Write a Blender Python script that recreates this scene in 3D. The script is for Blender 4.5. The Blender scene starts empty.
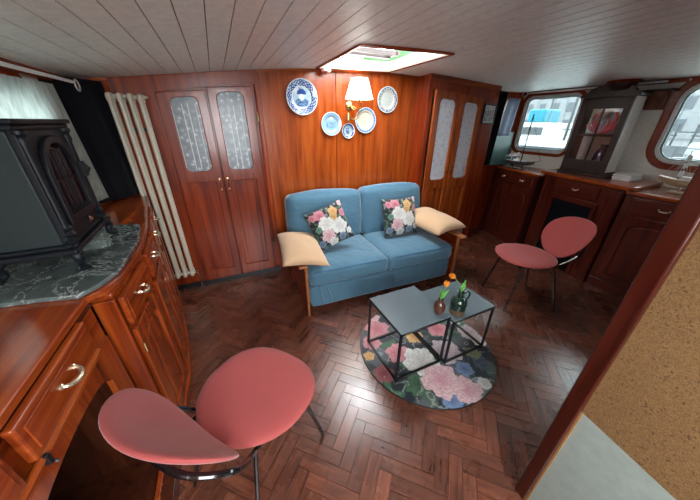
import bpy, bmesh, math, random
from mathutils import Vector, Matrix, noise
C = bpy.context.scene.collection
PI = math.pi
random.seed(7)
R = math.radians

# ------------------------------------------------------------------ materials
def new_mat(name):
    m = bpy.data.materials.new(name); m.use_nodes = True
    nt = m.node_tree
    return m, nt, nt.nodes['Principled BSDF']
def setin(n, **k):
    for a, v in k.items():
        n.inputs[a.replace('_', ' ')].default_value = v
def ramp(nt, fac, stops):
    r = nt.nodes.new('ShaderNodeValToRGB'); el = r.color_ramp.elements
    while len(el) < len(stops): el.new(0.5)
    for e, (p, c) in zip(el, stops):
        e.position = p; e.color = (*c, 1)
    nt.links.new(fac, r.inputs['Fac']); return r.outputs['Color']
def bump(nt, p, h, strength=.2, dist=.01):
    b = nt.nodes.new('ShaderNodeBump'); setin(b, Strength=strength, Distance=dist)
    nt.links.new(h, b.inputs['Height']); nt.links.new(b.outputs[0], p.inputs['Normal'])
def noise_node(nt, scale, detail=4, rough=.55, mapping=None, coord='Object', dist=0):
    tc = nt.nodes.new('ShaderNodeTexCoord'); n = nt.nodes.new('ShaderNodeTexNoise')
    setin(n, Scale=scale, Detail=detail, Roughness=rough, Distortion=dist)
    src = tc.outputs[coord]
    if mapping:
        mp = nt.nodes.new('ShaderNodeMapping'); mp.inputs['Scale'].default_value = mapping
        nt.links.new(src, mp.inputs[0]); src = mp.outputs[0]
    nt.links.new(src, n.inputs['Vector']); return n
def wood(name, axis, dark, mid, light, rough=.27, sc=1.0, coat=.2):
    m, nt, p = new_mat(name)
    s = [14, 14, 14]; s['xyz'.index(axis)] = .9
    n = noise_node(nt, 1.6 * sc, 6, .6, s, dist=.4)
    c = ramp(nt, n.outputs['Fac'], [(.28, dark), (.5, mid), (.74, light)])
    n2 = noise_node(nt, 1.3, 2, .5)
    mx = nt.nodes.new('ShaderNodeMix'); mx.data_type = 'RGBA'; mx.blend_type = 'MULTIPLY'
    mx.inputs['Factor'].default_value = .55
    nt.links.new(c, mx.inputs['A'])
    nt.links.new(ramp(nt, n2.outputs['Fac'], [(.3, (.6, .5, .45)), (.7, (1, 1, 1))]), mx.inputs['B'])
    nt.links.new(mx.outputs['Result'], p.inputs['Base Color'])
    setin(p, Roughness=rough, Coat_Weight=coat, Coat_Roughness=.12)
    p.inputs['Specular IOR Level'].default_value = .38
    bump(nt, p, n.outputs['Fac'], .08, .004)
    return m
MAH = ((.10, .011, .002), (.24, .030, .005), (.36, .056, .009))
PIN = ((.17, .026, .004), (.33, .060, .008), (.45, .105, .015))
W = {a: wood('mahogany_' + a, a, *MAH) for a in 'xyz'}
ORG = {a: wood('varnished_panel_' + a, a, *PIN) for a in 'xyz'}
LEFTW = {a: wood('oiled_mahogany_' + a, a, (.11, .014, .003), (.27, .044, .008), (.42, .095, .015), rough=.18) for a in 'xyz'}
DARKW = wood('dark_walnut', 'z', (.010, .004, .003), (.022, .009, .007), (.038, .015, .011), rough=.4, coat=.05)
def plain(name, col, rough=.5, metal=0, bscale=None, bstr=.1, spec=.5, coat=0, emit=None):
    m, nt, p = new_mat(name)
    setin(p, Base_Color=(*col, 1), Roughness=rough, Metallic=metal, Coat_Weight=coat)
    p.inputs['Specular IOR Level'].default_value = spec
    n = noise_node(nt, bscale or 60, 3)
    h = ramp(nt, n.outputs['Fac'], [(.2, tuple(x * .86 for x in col)), (.8, tuple(min(1, x * 1.1) for x in col))])
    nt.links.new(h, p.inputs['Base Color'])
    if bscale: bump(nt, p, n.outputs['Fac'], bstr, .003)
    if emit:
        p.inputs['Emission Color'].default_value = (*emit[0], 1); p.inputs['Emission Strength'].default_value = emit[1]
    return m
def fabric(name, col, scale=260, var=.2, rough=.85, sheen=.3, fold=0):
    m, nt, p = new_mat(name)
    n = noise_node(nt, scale, 2)
    n2 = noise_node(nt, 9, 3)
    mx = nt.nodes.new('ShaderNodeMath'); mx.operation = 'ADD'
    nt.links.new(n.outputs['Fac'], mx.inputs[0]); nt.links.new(n2.outputs['Fac'], mx.inputs[1])
    c = ramp(nt, mx.outputs[0], [(.0, tuple(x * (1 - var) for x in col)), (1, tuple(min(1, x * (1 + var)) for x in col))])
    # ramp input goes 0..2, so halve it
    mx2 = nt.nodes.new('ShaderNodeMath'); mx2.operation = 'MULTIPLY'; mx2.inputs[1].default_value = .5
    nt.links.new(mx.outputs[0], mx2.inputs[0])
    nt.links.new(mx2.outputs[0], [x for x in nt.nodes if x.type == 'VALTORGB'][0].inputs['Fac'])
    nt.links.new(c, p.inputs['Base Color'])
    setin(p, Roughness=rough, Sheen_Weight=sheen, Sheen_Roughness=.4)
    p.inputs['Specular IOR Level'].default_value = .2
    if fold:
        n3 = noise_node(nt, 7, 3, .5, (1, 1, 2.2), dist=1.0)
        bump(nt, p, n3.outputs['Fac'], fold, .03)
    else:
        bump(nt, p, n.outputs['Fac'], .15, .002)
    return m
def attr_mat(name, rough=.8, coat=0, sheen=0):
    m, nt, p = new_mat(name)
    a = nt.nodes.new('ShaderNodeVertexColor'); a.layer_name = 'Col'
    n = noise_node(nt, 300, 2)
    mx = nt.nodes.new('ShaderNodeMix'); mx.data_type = 'RGBA'; mx.blend_type = 'MULTIPLY'; mx.inputs['Factor'].default_value = .3
    nt.links.new(a.outputs['Color'], mx.inputs['A']); nt.links.new(n.outputs['Fac'], mx.inputs['B'])
    nt.links.new(a.outputs['Color'], p.inputs['Base Color'] if coat else mx.inputs['A'])
    if not coat: nt.links.new(mx.outputs['Result'], p.inputs['Base Color'])
    setin(p, Roughness=rough, Coat_Weight=coat, Sheen_Weight=sheen)
    return m
def pane_mat(name, tint=(.95, .98, 1), gloss=.06):
    m, nt, p = new_mat(name); nt.nodes.remove(p)
    t = nt.nodes.new('ShaderNodeBsdfTransparent'); t.inputs[0].default_value = (*tint, 1)
    g = nt.nodes.new('ShaderNodeBsdfGlossy'); g.inputs['Roughness'].default_value = .03
    fr = nt.nodes.new('ShaderNodeFresnel'); fr.inputs[0].default_value = 1.45
    x = nt.nodes.new('ShaderNodeMixShader')
    nt.links.new(fr.outputs[0], x.inputs[0]); nt.links.new(t.outputs[0], x.inputs[1]); nt.links.new(g.outputs[0], x.inputs[2])
    nt.links.new(x.outputs[0], nt.nodes['Material Output'].inputs[0])
    return m
def sheer_mat(name, col, alpha, axis=None):
    m, nt, p = new_mat(name)
    setin(p, Base_Color=(*col, 1), Roughness=.8)
    t = nt.nodes.new('ShaderNodeBsdfTransparent'); tr = nt.nodes.new('ShaderNodeBsdfTranslucent')
    tr.inputs[0].default_value = (*col, 1)
    a = nt.nodes.new('ShaderNodeMixShader'); a.inputs[0].default_value = .6
    nt.links.new(p.outputs[0], a.inputs[1]); nt.links.new(tr.outputs[0], a.inputs[2])
    b = nt.nodes.new('ShaderNodeMixShader'); b.inputs[0].default_value = alpha
    if axis:
        n = noise_node(nt, 1, 3, .5, axis)
        mr = nt.nodes.new('ShaderNodeMapRange'); setin(mr, From_Min=.35, From_Max=.65, To_Min=alpha - .22, To_Max=min(1, alpha + .2))
        nt.links.new(n.outputs['Fac'], mr.inputs[0]); nt.links.new(mr.outputs[0], b.inputs[0])
    nt.links.new(t.outputs[0], b.inputs[1]); nt.links.new(a.outputs[0], b.inputs[2])
    nt.links.new(b.outputs[0], nt.nodes['Material Output'].inputs[0])
    return m

M_ceil = plain('painted_boards', (.80, .785, .74), .42, bscale=30, bstr=.05)
M_gap = plain('board_gap', (.16, .155, .15), .9)
M_wallwhite = plain('cream_wall_paint', (.66, .63, .57), .6, bscale=40, bstr=.05)
M_black = plain('black_powder_coat', (.008, .008, .009), .35)
M_blackgloss = plain('black_gloss_tube', (.006, .006, .007), .12, coat=.6)
M_navy = fabric('navy_curtain_cloth', (.004, .004, .006), 120, rough=1, sheen=0)
M_bluecloth = fabric('slate_blue_lining', (.16, .20, .29), 120)
M_rad = plain('cream_radiator_enamel', (.56, .50, .40), .35)
M_brass = plain('aged_brass', (.55, .40, .18), .25, metal=1)
M_handle = plain('pale_nickel_handle', (.72, .62, .45), .25, metal=.85)
M_chrome = plain('chrome', (.75, .75, .75), .12, metal=1)
M_sofa = fabric('denim_blue_upholstery', (.075, .165, .235), 320, .22, sheen=.5, fold=.35)
M_sofapipe = fabric('denim_piping', (.045, .115, .21), 320)
M_tan = fabric('pale_peach_linen', (.56, .365, .22), 300, .1)
M_red = fabric('coral_red_wool', (.36, .072, .068), 420, .14, sheen=.35)
M_grey_top = plain('grey_powder_table_top', (.115, .15, .168), .24, bscale=4, bstr=0)
M_arm = plain('oak_arm_varnish', (.30, .10, .03), .3, bscale=20)
M_cork = None
M_green = plain('pale_green_paint', (.30, .36, .33), .5, bscale=25, bstr=.2)
M_glass = pane_mat('window_glass')
M_tint = pane_mat('dimming_window_glass', (.62, .66, .66))  # tint added to dim the outside view and the daylight through the panes
M_winmetal = plain('white_window_rim', (.55, .57, .56), .35)
M_frost = None
M_iron = plain('black_cast_iron', (.006, .008, .011), .45, spec=.22)
M_ironside = plain('grey_green_steel', (.014, .022, .023), .5, spec=.3)
M_glow = plain('stove_window', (.07, .010, .010), .12, coat=.3)
M_paper = plain('magazine_paper', (.6, .6, .58), .6)
M_white = plain('white_paint', (.75, .76, .76), .4)
M_wire = plain('silver_wire', (.62, .62, .6), .3, metal=.6)
M_rope = plain('brass_hull', (.4, .3, .18), .4)

def marble():
    m, nt, p = new_mat('green_grey_marble')
    n = noise_node(nt, 9, 8, .7, dist=.8)
    base = ramp(nt, n.outputs['Fac'], [(.3, (.05, .068, .066)), (.6, (.10, .128, .125)), (.8, (.19, .22, .21))])
    v = noise_node(nt, 6.5, 6, .65, dist=1.0)
    ab = nt.nodes.new('ShaderNodeMath'); ab.operation = 'SUBTRACT'; ab.inputs[1].default_value = .5
    nt.links.new(v.outputs['Fac'], ab.inputs[0])
    a2 = nt.nodes.new('ShaderNodeMath'); a2.operation = 'ABSOLUTE'; nt.links.new(ab.outputs[0], a2.inputs[0])
    vein = ramp(nt, a2.outputs[0], [(.0, (.9, .9, .9)), (.016, (0, 0, 0))])
    mx = nt.nodes.new('ShaderNodeMix'); mx.data_type = 'RGBA'
    nt.links.new(vein, mx.inputs['Factor']); nt.links.new(base, mx.inputs['A']); mx.inputs['B'].default_value = (.42, .45, .43, 1)
    nt.links.new(mx.outputs['Result'], p.inputs['Base Color'])
    setin(p, Roughness=.16, Coat_Weight=.3); return m
M_marble = marble()
def cork():
    m, nt, p = new_mat('speckled_cork')
    tc = nt.nodes.new('ShaderNodeTexCoord'); v = nt.nodes.new('ShaderNodeTexVoronoi'); setin(v, Scale=330.0)
    nt.links.new(tc.outputs['Object'], v.inputs['Vector'])
    c = ramp(nt, v.outputs['Color'], [(.1, (.14, .070, .022)), (.5, (.19, .102, .035)), (.95, (.245, .14, .052))])
    n = noise_node(nt, 150, 2, .4)
    mx = nt.nodes.new('ShaderNodeMix'); mx.data_type = 'RGBA'; mx.blend_type = 'MULTIPLY'
    mx.inputs['Factor'].default_value = .7
    nt.links.new(c, mx.inputs['A']); nt.links.new(ramp(nt, n.outputs['Fac'], [(.30, (.25, .18, .12)), (.37, (1, 1, 1))]), mx.inputs['B'])
    nt.links.new(mx.outputs['Result'], p.inputs['Base Color']); setin(p, Roughness=.8)
    bump(nt, p, v.outputs['Distance'], .25, .002); return m
M_cork = cork()
def frost():
    m, nt, p = new_mat('etched_curtained_glass')
    tc = nt.nodes.new('ShaderNodeTexCoord')
    v = nt.nodes.new('ShaderNodeTexVoronoi'); setin(v, Scale=26.0); v.feature = 'F1'
    nt.links.new(tc.outputs['Object'], v.inputs['Vector'])
    n = noise_node(nt, 45, 4, .7, dist=2)
    ad = nt.nodes.new('ShaderNodeMath'); ad.operation = 'MULTIPLY'
    nt.links.new(v.outputs['Distance'], ad.inputs[0]); nt.links.new(n.outputs['Fac'], ad.inputs[1])
    c = ramp(nt, ad.outputs[0], [(.06, (.58, .63, .66)), (.16, (.24, .285, .315)), (.4, (.16, .195, .22))])
    nt.links.new(c, p.inputs['Base Color']); setin(p, Roughness=.35, Coat_Weight=.12, Coat_Roughness=.08)
    return m
M_frost = frost()
def floor_mat():
    m, nt, p = new_mat('herringbone_oak')
    g = nt.nodes.new('ShaderNodeNewGeometry')
    a = nt.nodes.new('ShaderNodeVertexColor'); a.layer_name = 'Grain'
    n = nt.nodes.new('ShaderNodeTexNoise'); setin(n, Scale=1.0, Detail=6.0, Roughness=.6, Distortion=.3)
    nt.links.new(a.outputs['Color'], n.inputs['Vector'])
    c = ramp(nt, n.outputs['Fac'], [(.3, (.060, .021, .013)), (.5, (.135, .047, .027)), (.75, (.23, .085, .048))])
    r = ramp(nt, g.outputs['Random Per Island'], [(0, (.62, .56, .54)), (.5, (.85, .80, .78)), (1, (1.15, 1.0, .92))])
    mx = nt.nodes.new('ShaderNodeMix'); mx.data_type = 'RGBA'; mx.blend_type = 'MULTIPLY'; mx.inputs['Factor'].default_value = 1
    nt.links.new(c, mx.inputs['A']); nt.links.new(r, mx.inputs['B'])
    nt.links.new(mx.outputs['Result'], p.inputs['Base Color'])
    w = noise_node(nt, 6, 4)
    rr = nt.nodes.new('ShaderNodeMapRange'); setin(rr, From_Min=.3, From_Max=.7, To_Min=.20, To_Max=.36)
    nt.links.new(w.outputs['Fac'], rr.inputs[0]); nt.links.new(rr.outputs[0], p.inputs['Roughness'])
    setin(p, Coat_Weight=.85, Coat_Roughness=.27)
    bump(nt, p, n.outputs['Fac'], .12, .003)
    return m
M_floor = floor_mat()

# ------------------------------------------------------------------ objects
def mk(name, bm, mat, parent=None, smooth=None, bevel=0, loc=(0, 0, 0), rz=0, sub=0, seg=2):
    me = bpy.data.meshes.new(name); bmesh.ops.recalc_face_normals(bm, faces=bm.faces[:])
    bm.to_mesh(me); bm.free()
    o = bpy.data.objects.new(name, me); C.objects.link(o)
    if mat: me.materials.append(mat)
    o.parent = parent; o.location = loc; o.rotation_euler = (0, 0, rz)
    if bevel:
        b = o.modifiers.new('b', 'BEVEL'); b.width = bevel; b.segments = seg; b.limit_method = 'ANGLE'; b.angle_limit = R(40)
    if sub:
        s = o.modifiers.new('s', 'SUBSURF'); s.levels = sub; s.render_levels = sub
    if smooth is None: smooth = bool(bevel)
    flat = smooth
    if smooth:
        me.polygons.foreach_set('use_smooth', [True] * len(me.polygons))
        try: me.set_sharp_from_angle(angle=R(35))
        except Exception: pass
    if flat and not sub and len(me.polygons) < 1500:
        wn = o.modifiers.new('n', 'WEIGHTED_NORMAL'); wn.keep_sharp = True; wn.weight = 100
    return o
def tag(o, label, cat, group=None, kind=None):
    o['label'] = label; o['category'] = cat
    if group: o['group'] = group
    if kind: o['kind'] = kind
    return o
def struct(o, label=None):
    o['kind'] = 'structure'
    if label: o['label'] = label
    return o
def thing(name, label, cat, loc=(0, 0, 0), rz=0, group=None):
    o = bpy.data.objects.new(name, None); C.objects.link(o); o.empty_display_size = .05
    o.location = loc; o.rotation_euler = (0, 0, rz)
    return tag(o, label, cat, group)
def BM(): return bmesh.new()
def box(bm, x0, x1, y0, y1, z0, z1, mat=None):
    vs = [bm.verts.new(p) for p in ((x0, y0, z0), (x1, y0, z0), (x1, y1, z0), (x0, y1, z0), (x0, y0, z1), (x1, y0, z1), (x1, y1, z1), (x0, y1, z1))]
    if mat: [setattr(v, 'co', mat @ v.co) for v in vs]
    for f in ((3, 2, 1, 0), (4, 5, 6, 7), (0, 1, 5, 4), (1, 2, 6, 5), (2, 3, 7, 6), (3, 0, 4, 7)):
        bm.faces.new([vs[i] for i in f])
def boxb(*a): b = BM(); box(b, *a); return b
def prism(bm, poly, a, b, mapf):
    """poly 2d, extruded a..b; mapf(u,v,w)->xyz"""
    lo = [bm.verts.new(mapf(u, v, a)) for u, v in poly]; hi = [bm.verts.new(mapf(u, v, b)) for u, v in poly]
    n = len(poly)
    bm.faces.new(lo[::-1]); bm.faces.new(hi)
    for i in range(n):
        j = (i + 1) % n
        bm.faces.new((lo[i], lo[j], hi[j], hi[i]))
XY = lambda u, v, w: (u, v, w)
XZ = lambda u, v, w: (u, w, v)     # w is y
YZ = lambda u, v, w: (w, u, v)     # w is x
def tube(bm, pts, r, n=8, closed=False, cap=True):
    pts = [Vector(p) for p in pts]; rs = r if isinstance(r, (list, tuple)) else [r] * len(pts)
    rings = []; N = len(pts); prev = None
    for i, p in enumerate(pts):
        if closed: t = pts[(i + 1) % N] - pts[i - 1]
        else: t = pts[min(i + 1, N - 1)] - pts[max(i - 1, 0)]
        t.normalize()
        if prev is None:
            a = Vector((0, 0, 1)) if abs(t.z) < .9 else Vector((1, 0, 0)); u = t.cross(a).normalized()
        else:
            u = (prev - t * prev.dot(t)).normalized()
        prev = u; v = t.cross(u)
        rings.append([bm.verts.new(p + (u * math.cos(2 * PI * k / n) + v * math.sin(2 * PI * k / n)) * rs[i]) for k in range(n)])
    M_ = N if closed else N - 1
    for i in range(M_):
        a, b = rings[i], rings[(i + 1) % N]
        for k in range(n):
            bm.faces.new((a[k], a[(k + 1) % n], b[(k + 1) % n], b[k]))
    if cap and not closed:
        bm.faces.new(rings[0][::-1]); bm.faces.new(rings[-1])
def spline(pts, n=8):
    P = [Vector(p) for p in pts]; out = []
    for i in range(len(P) - 1):
        p0 = P[max(i - 1, 0)]; p1 = P[i]; p2 = P[i + 1]; p3 = P[min(i + 2, len(P) - 1)]
        for k in range(n):
            t = k / n
            out.append(.5 * ((2 * p1) + (p2 - p0) * t + (2 * p0 - 5 * p1 + 4 * p2 - p3) * t * t + (3 * p1 - p0 - 3 * p2 + p3) * t ** 3))
    out.append(P[-1]); return out
def lathe(bm, prof, c=(0, 0, 0), n=28, axis='z'):
    rings = []
    for r, z in prof:
        ring = []
        for k in range(n):
            a = 2 * PI * k / n
            if axis == 'z': p = (c[0] + r * math.cos(a), c[1] + r * math.sin(a), c[2] + z)
            elif axis == 'y': p = (c[0] + r * math.cos(a), c[1] - z, c[2] + r * math.sin(a))
            else: p = (c[0] + z, c[1] + r * math.cos(a), c[2] + r * math.sin(a))
            ring.append(bm.verts.new(p))
        rings.append(ring)
    for a, b in zip(rings, rings[1:]):
        for k in range(n): bm.faces.new((a[k], a[(k + 1) % n], b[(k + 1) % n], b[k]))
    bm.faces.new(rings[0][::-1]); bm.faces.new(rings[-1])
def rrect(x0, x1, z0, z1, r, n=6):
    out = []
    for cx, cz, a0 in ((x1 - r, z0 + r, -90), (x1 - r, z1 - r, 0), (x0 + r, z1 - r, 90), (x0 + r, z0 + r, 180)):
        for k in range(n + 1):
            a = R(a0 + 90 * k / n); out.append((cx + r * math.cos(a), cz + r * math.sin(a)))
    return out
def arch(x0, x1, z0, z1, rise, n=12):
    """rect with arched top: springs at z1-rise"""
    out = [(x0, z0), (x1, z0)]
    for k in range(n + 1):
        t = k / n; x = x1 + (x0 - x1) * t
        out.append((x, z1 - rise + rise * math.sqrt(max(0, 1 - (2 * t - 1) ** 2))))
    return out
def plate(polys, depth, bev=0.0, res=2):
    """filled outlines (holes by even-odd), returned as a bmesh in XY with z 0..depth"""
    cu = bpy.data.curves.new('tmp', 'CURVE'); cu.dimensions = '2D'; cu.fill_mode = 'BOTH'
    cu.extrude = depth / 2 - bev; cu.bevel_depth = bev; cu.bevel_resolution = res
    cu.offset = -bev
    for poly in polys:
        s = cu.splines.new('POLY'); s.points.add(len(poly) - 1)
        for q, (x, y) in zip(s.points, poly): q.co = (x, y, 0, 1)
        s.use_cyclic_u = True
    o = bpy.data.objects.new('tmp', cu); C.objects.link(o)
    dg = bpy.context.evaluated_depsgraph_get()
    me = bpy.data.meshes.new_from_object(o.evaluated_get(dg))
    bm = BM(); bm.from_mesh(me)
    bpy.data.objects.remove(o); bpy.data.curves.remove(cu); bpy.data.meshes.remove(me)
    bmesh.ops.remove_doubles(bm, verts=bm.verts, dist=1e-5)
    for v in bm.verts: v.co.z += depth / 2
    return bm
def xf(bm, f):
    for v in bm.verts: v.co = Vector(f(*v.co))
    return bm
def merge(dst, src):
    me = bpy.data.meshes.new('t'); src.to_mesh(me); src.free(); dst.from_mesh(me); bpy.data.meshes.remove(me)
def front(bm, y):        # XY plate -> XZ with its face towards -y, back at y
    return xf(bm, lambda a, b, c: (a, y - c, b))

# ceiling height profile (deck camber)
def cz(x):
    return ((((.00380679 * x - .01926467) * x - .01052257) * x + .12016677) * x + 1.84074493)

# ------------------------------------------------------------------ camera
f_px, pitch, yaw, roll = 260.465, R(26.0474), R(25.3717), R(.5546)
fw = Vector((math.sin(yaw) * math.cos(pitch), math.cos(yaw) * math.cos(pitch), -math.sin(pitch)))
r0 = Vector((math.cos(yaw), -math.sin(yaw), 0)); u0 = r0.cross(fw)
rr = r0 * math.cos(roll) + u0 * math.sin(roll); uu = u0 * math.cos(roll) - r0 * math.sin(roll)
cam = bpy.data.cameras.new('camera'); co = bpy.data.objects.new('camera', cam); C.objects.link(co)
mw = Matrix((rr, uu, -fw)).transposed().to_4x4(); mw.translation = (0, 0, 1.5)
co.matrix_world = mw; cam.lens = 36 * f_px / 700; cam.sensor_width = 36; cam.clip_start = .02
bpy.context.scene.camera = co

# ------------------------------------------------------------------ room shell
XL, XR, YB, YF = -.86, 3.85, 2.68, -1.3
# floor : herringbone planks at 45 degrees
def build_floor():
    bm = BM(); L, Wd = .25, .0625; g = .0010
    lay = bm.loops.layers.float_color.new('Grain')
    ca = math.cos(R(45)); rnd = random.Random(3)
    def emit(cx0, cy0, horiz):
        w, h = (L, Wd) if horiz else (Wd, L)
        x0, x1, y0, y1 = cx0 + g, cx0 + w - g, cy0 + g, cy0 + h - g
        P = [(x0, y0), (x1, y0), (x1, y1), (x0, y1)]
        Q = [((a - b) * ca + 1.0, (a + b) * ca + .05) for a, b in P]
        mx = sum(q[0] for q in Q) / 4; my = sum(q[1] for q in Q) / 4
        if not (XL - .1 < mx < XR + .1 and YF - .1 < my < YB + .1): return
        dz = rnd.uniform(-.0006, .0004)
        tx, ty = rnd.uniform(-.006, .006), rnd.uniform(-.006, .006)
        vs = [bm.verts.new((qx, qy, dz + tx * (qx - mx) + ty * (qy - my))) for qx, qy in Q]
        lo = [bm.verts.new((qx, qy, -.02)) for qx, qy in Q]
        f = bm.faces.new(vs); off = rnd.uniform(0, 90)
        for lp, (a, b) in zip(f.loops, P):
            s, t = (a, b) if horiz else (b, a)
            lp[lay] = (s * 6 + off, t * 55 + off, off, 1)
        for i in range(4):
            j = (i + 1) % 4; bm.faces.new((lo[i], lo[j], vs[j], vs[i]))
    n = 4
    for i in range(-90, 90):
        for j in range(-40, 40):
            # herringbone tiling: step (Wd,Wd) along the zigzag, repeat by 2L perpendicular
            ox = i * Wd + j * 2 * L; oy = i * Wd
            emit(ox, oy, True)
            emit(ox + L, oy + Wd - 0.0 - 0, False) if False else emit(ox - Wd, oy, False)
    return bm
bm = build_floor()
o = mk('floor', bm, M_floor, smooth=False); struct(o)
sub = mk('trim_1', boxb(XL - .1, XR + .1, YF, YB + .1, -.06, -.012), M_gap); struct(sub)

# ceiling: painted boards running fore and aft, cut round the hatch
HX0, HX1, HY0, HY1 = .90, 1.62, 1.77, 2.57
YC0 = -.35
bm = BM()
def strip(bm, x0, x1, y0, y1, th, lift=0):
    z0, z1 = cz(x0) + lift, cz(x1) + lift
    v = [bm.verts.new(p) for p in ((x0, y0, z0), (x1, y0, z1), (x1, y1, z1), (x0, y1, z0), (x0, y0, z0 + th), (x1, y0, z1 + th), (x1, y1, z1 + th), (x0, y1, z0 + th))]
    for f in ((3, 2, 1, 0), (4, 5, 6, 7), (0, 1, 5, 4), (1, 2, 6, 5), (2, 3, 7, 6), (3, 0, 4, 7)): bm.faces.new([v[i] for i in f])
def cut(x0, x1):
    """pieces of the strip outside the hatch"""
    out = []
    xs = sorted({x0, x1, *[h for h in (HX0, HX1) if x0 < h < x1]})
    for a, b in zip(xs, xs[1:]):
        if a >= HX0 - 1e-6 and b <= HX1 + 1e-6: out += [(a, b, YC0, HY0), (a, b, HY1, YB)]
        else: out.append((a, b, YC0, YB))
    return out
x = -.434 - .095 * 5
k = 0
while x < XR + .02:
    for a, b, y0, y1 in cut(x + .0022, x + .095 - .0022):
        strip(bm, a, b, y0, y1, .012)
    x += .095
o = mk('ceiling', bm, M_ceil); struct(o)
bm = BM(); x = XL - .05
while x < XR + .05:
    for a, b, y0, y1 in cut(x, x + .05): strip(bm, a, b, y0, y1, .05, .006)
    x += .05
o = mk('trim_2', bm, M_gap); struct(o)

# back wall
bm = BM()
prism(bm, [(XL - .1, -.02), (XR + .1, -.02)] + [(XR + .1 - i * (XR - XL + .2) / 24, cz(XR + .1 - i * (XR - XL + .2) / 24) + .04) for i in range(25)], YB, YB + .06, XZ)
struct(mk('wall_back', bm, W['z']))
# planked middle panel
bm = BM(); edges = [.40, 1.10, 1.60, 2.05]
for a, b in zip(edges, edges[1:]):
    prism(bm, [(a + .002, .02), (b - .002, .02)] + [(b - .002 + (a - b + .004) * q / 6, cz(b + (a - b) * q / 6)) for q in range(7)], YB - .012, YB, XZ)
struct(mk('wall_back_panelling', bm, ORG['z'], bevel=.002))
# cornice strip along the back wall below the ceiling
bm = BM(); xs = [XL + .12 + i * (2.04 - XL - .12) / 20 for i in range(21)]
for a, b in zip(xs, xs[1:]):
    prism(bm, [(a, cz(a) - .018), (b, cz(b) - .018), (b, cz(b) + .002), (a, cz(a) + .002)], YB - .03, YB, XZ)
struct(mk('trim_3', bm, ORG['x']))
# left wall with window hole
def wall_with_holes(x, y0, y1, z0, z1f, holes, th, sign):
    outer = [(y0, z0), (y1, z0), (y1, z1f), (y0, z1f)]
    b = plate([outer] + holes, th)
    return xf(b, lambda a, c, d: (x + (d if sign > 0 else -d), a, c))
LWIN = rrect(1.05, 2.12, 1.16, 1.66, .06)
bm = wall_with_holes(XL, YF, YB, -.02, cz(XL) + .03, [LWIN], .06, -1)
struct(mk('wall_left', bm, M_wallwhite))
RW1 = rrect(1.95, 2.645, 1.165, 1.835, .10); RW2 = rrect(.25, 1.20, 1.175, 1.85, .15)
bm = wall_with_holes(XR, YF, YB, -.02, cz(XR) + .03, [RW1, RW2], .06, 1)
struct(mk('wall_right', bm, M_wallwhite))
def inset(p, d, cx, cy):   # crude offset of a rounded rect through re-generation
    return p
def window(name, x, sgn, y0, y1, z0, z1, r, frame_w=.055, wood_mat=None):
    """porthole window in a wall at x; sgn=+1 wall lies to +x"""
    fr = plate([rrect(y0 - frame_w, y1 + frame_w, z0 - frame_w, z1 + frame_w, r + frame_w), rrect(y0 + .002, y1 - .002, z0 + .002, z1 - .002, r)], .022, .004)
    fr = xf(fr, lambda a, c, d: (x - sgn * d, a, c))
    f = mk(name, fr, wood_mat or W['y'], smooth=True); struct(f)
    rim = plate([rrect(y0 - .001, y1 + .001, z0 - .001, z1 + .001, r), rrect(y0 + .032, y1 - .032, z0 + .032, z1 - .032, r - .03)], .05, .006)
    rim = xf(rim, lambda a, c, d: (x + sgn * (d - .006), a, c))
    mk('window_rim', rim, M_winmetal, f, smooth=True)
    gk = plate([rrect(y0 + .031, y1 - .031, z0 + .031, z1 - .031, r - .03), rrect(y0 + .042, y1 - .042, z0 + .042, z1 - .042, r - .04)], .012)
    mk('gasket', xf(gk, lambda a, c, d: (x + sgn * (d + .018), a, c)), plain('teal_gasket', (.12, .2, .2), .4), f)
    gl = plate([rrect(y0 + .030, y1 - .030, z0 + .030, z1 - .030, r - .03)], .004)
    mk('pane', xf(gl, lambda a, c, d: (x + sgn * (d + .024), a, c)), M_tint, f)
    return f
window('window_1', XL, -1, 1.05, 2.12, 1.16, 1.66, .06)
window('window_2', XR, 1, 1.95, 2.645, 1.165, 1.835, .10, .034)
window('window_3', XR, 1, .25, 1.20, 1.175, 1.85, .15)
# wall/ceiling trims
struct(mk('trim_4', boxb(XR - .03, XR, YC0, YB, cz(XR) - .035, cz(XR) + .01), W['y'], bevel=.004))
struct(mk('trim_5', boxb(XL, XL + .05, YC0, YB, cz(XL + .05) - .045, cz(XL) + .012), W['y'], bevel=.004))
# rear wall behind the camera; its opening is added to let in fill daylight
bm = plate([[(XL - .05, -.02), (XR + .05, -.02), (XR + .05, 2.05), (XL - .05, 2.05)], [(-.3, .9), (-.3, 1.88), (.72, 1.88), (.72, .9)]], .05)
struct(mk('wall_front', xf(bm, lambda a, c, d: (a, YF - d, c)), W['z']))
# deck over the aft part with an unseen hatch opening sized to let in fill daylight
bm = plate([[(XL - .05, YF - .05), (XR + .05, YF - .05), (XR + .05, YC0), (XL - .05, YC0)], [(-.35, -1.05), (.5, -1.05), (.5, -.5), (-.35, -.5)]], .05)
struct(mk('ceiling_aft', xf(bm, lambda a, c, d: (a, c, 1.96 + d)), M_ceil))

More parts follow.
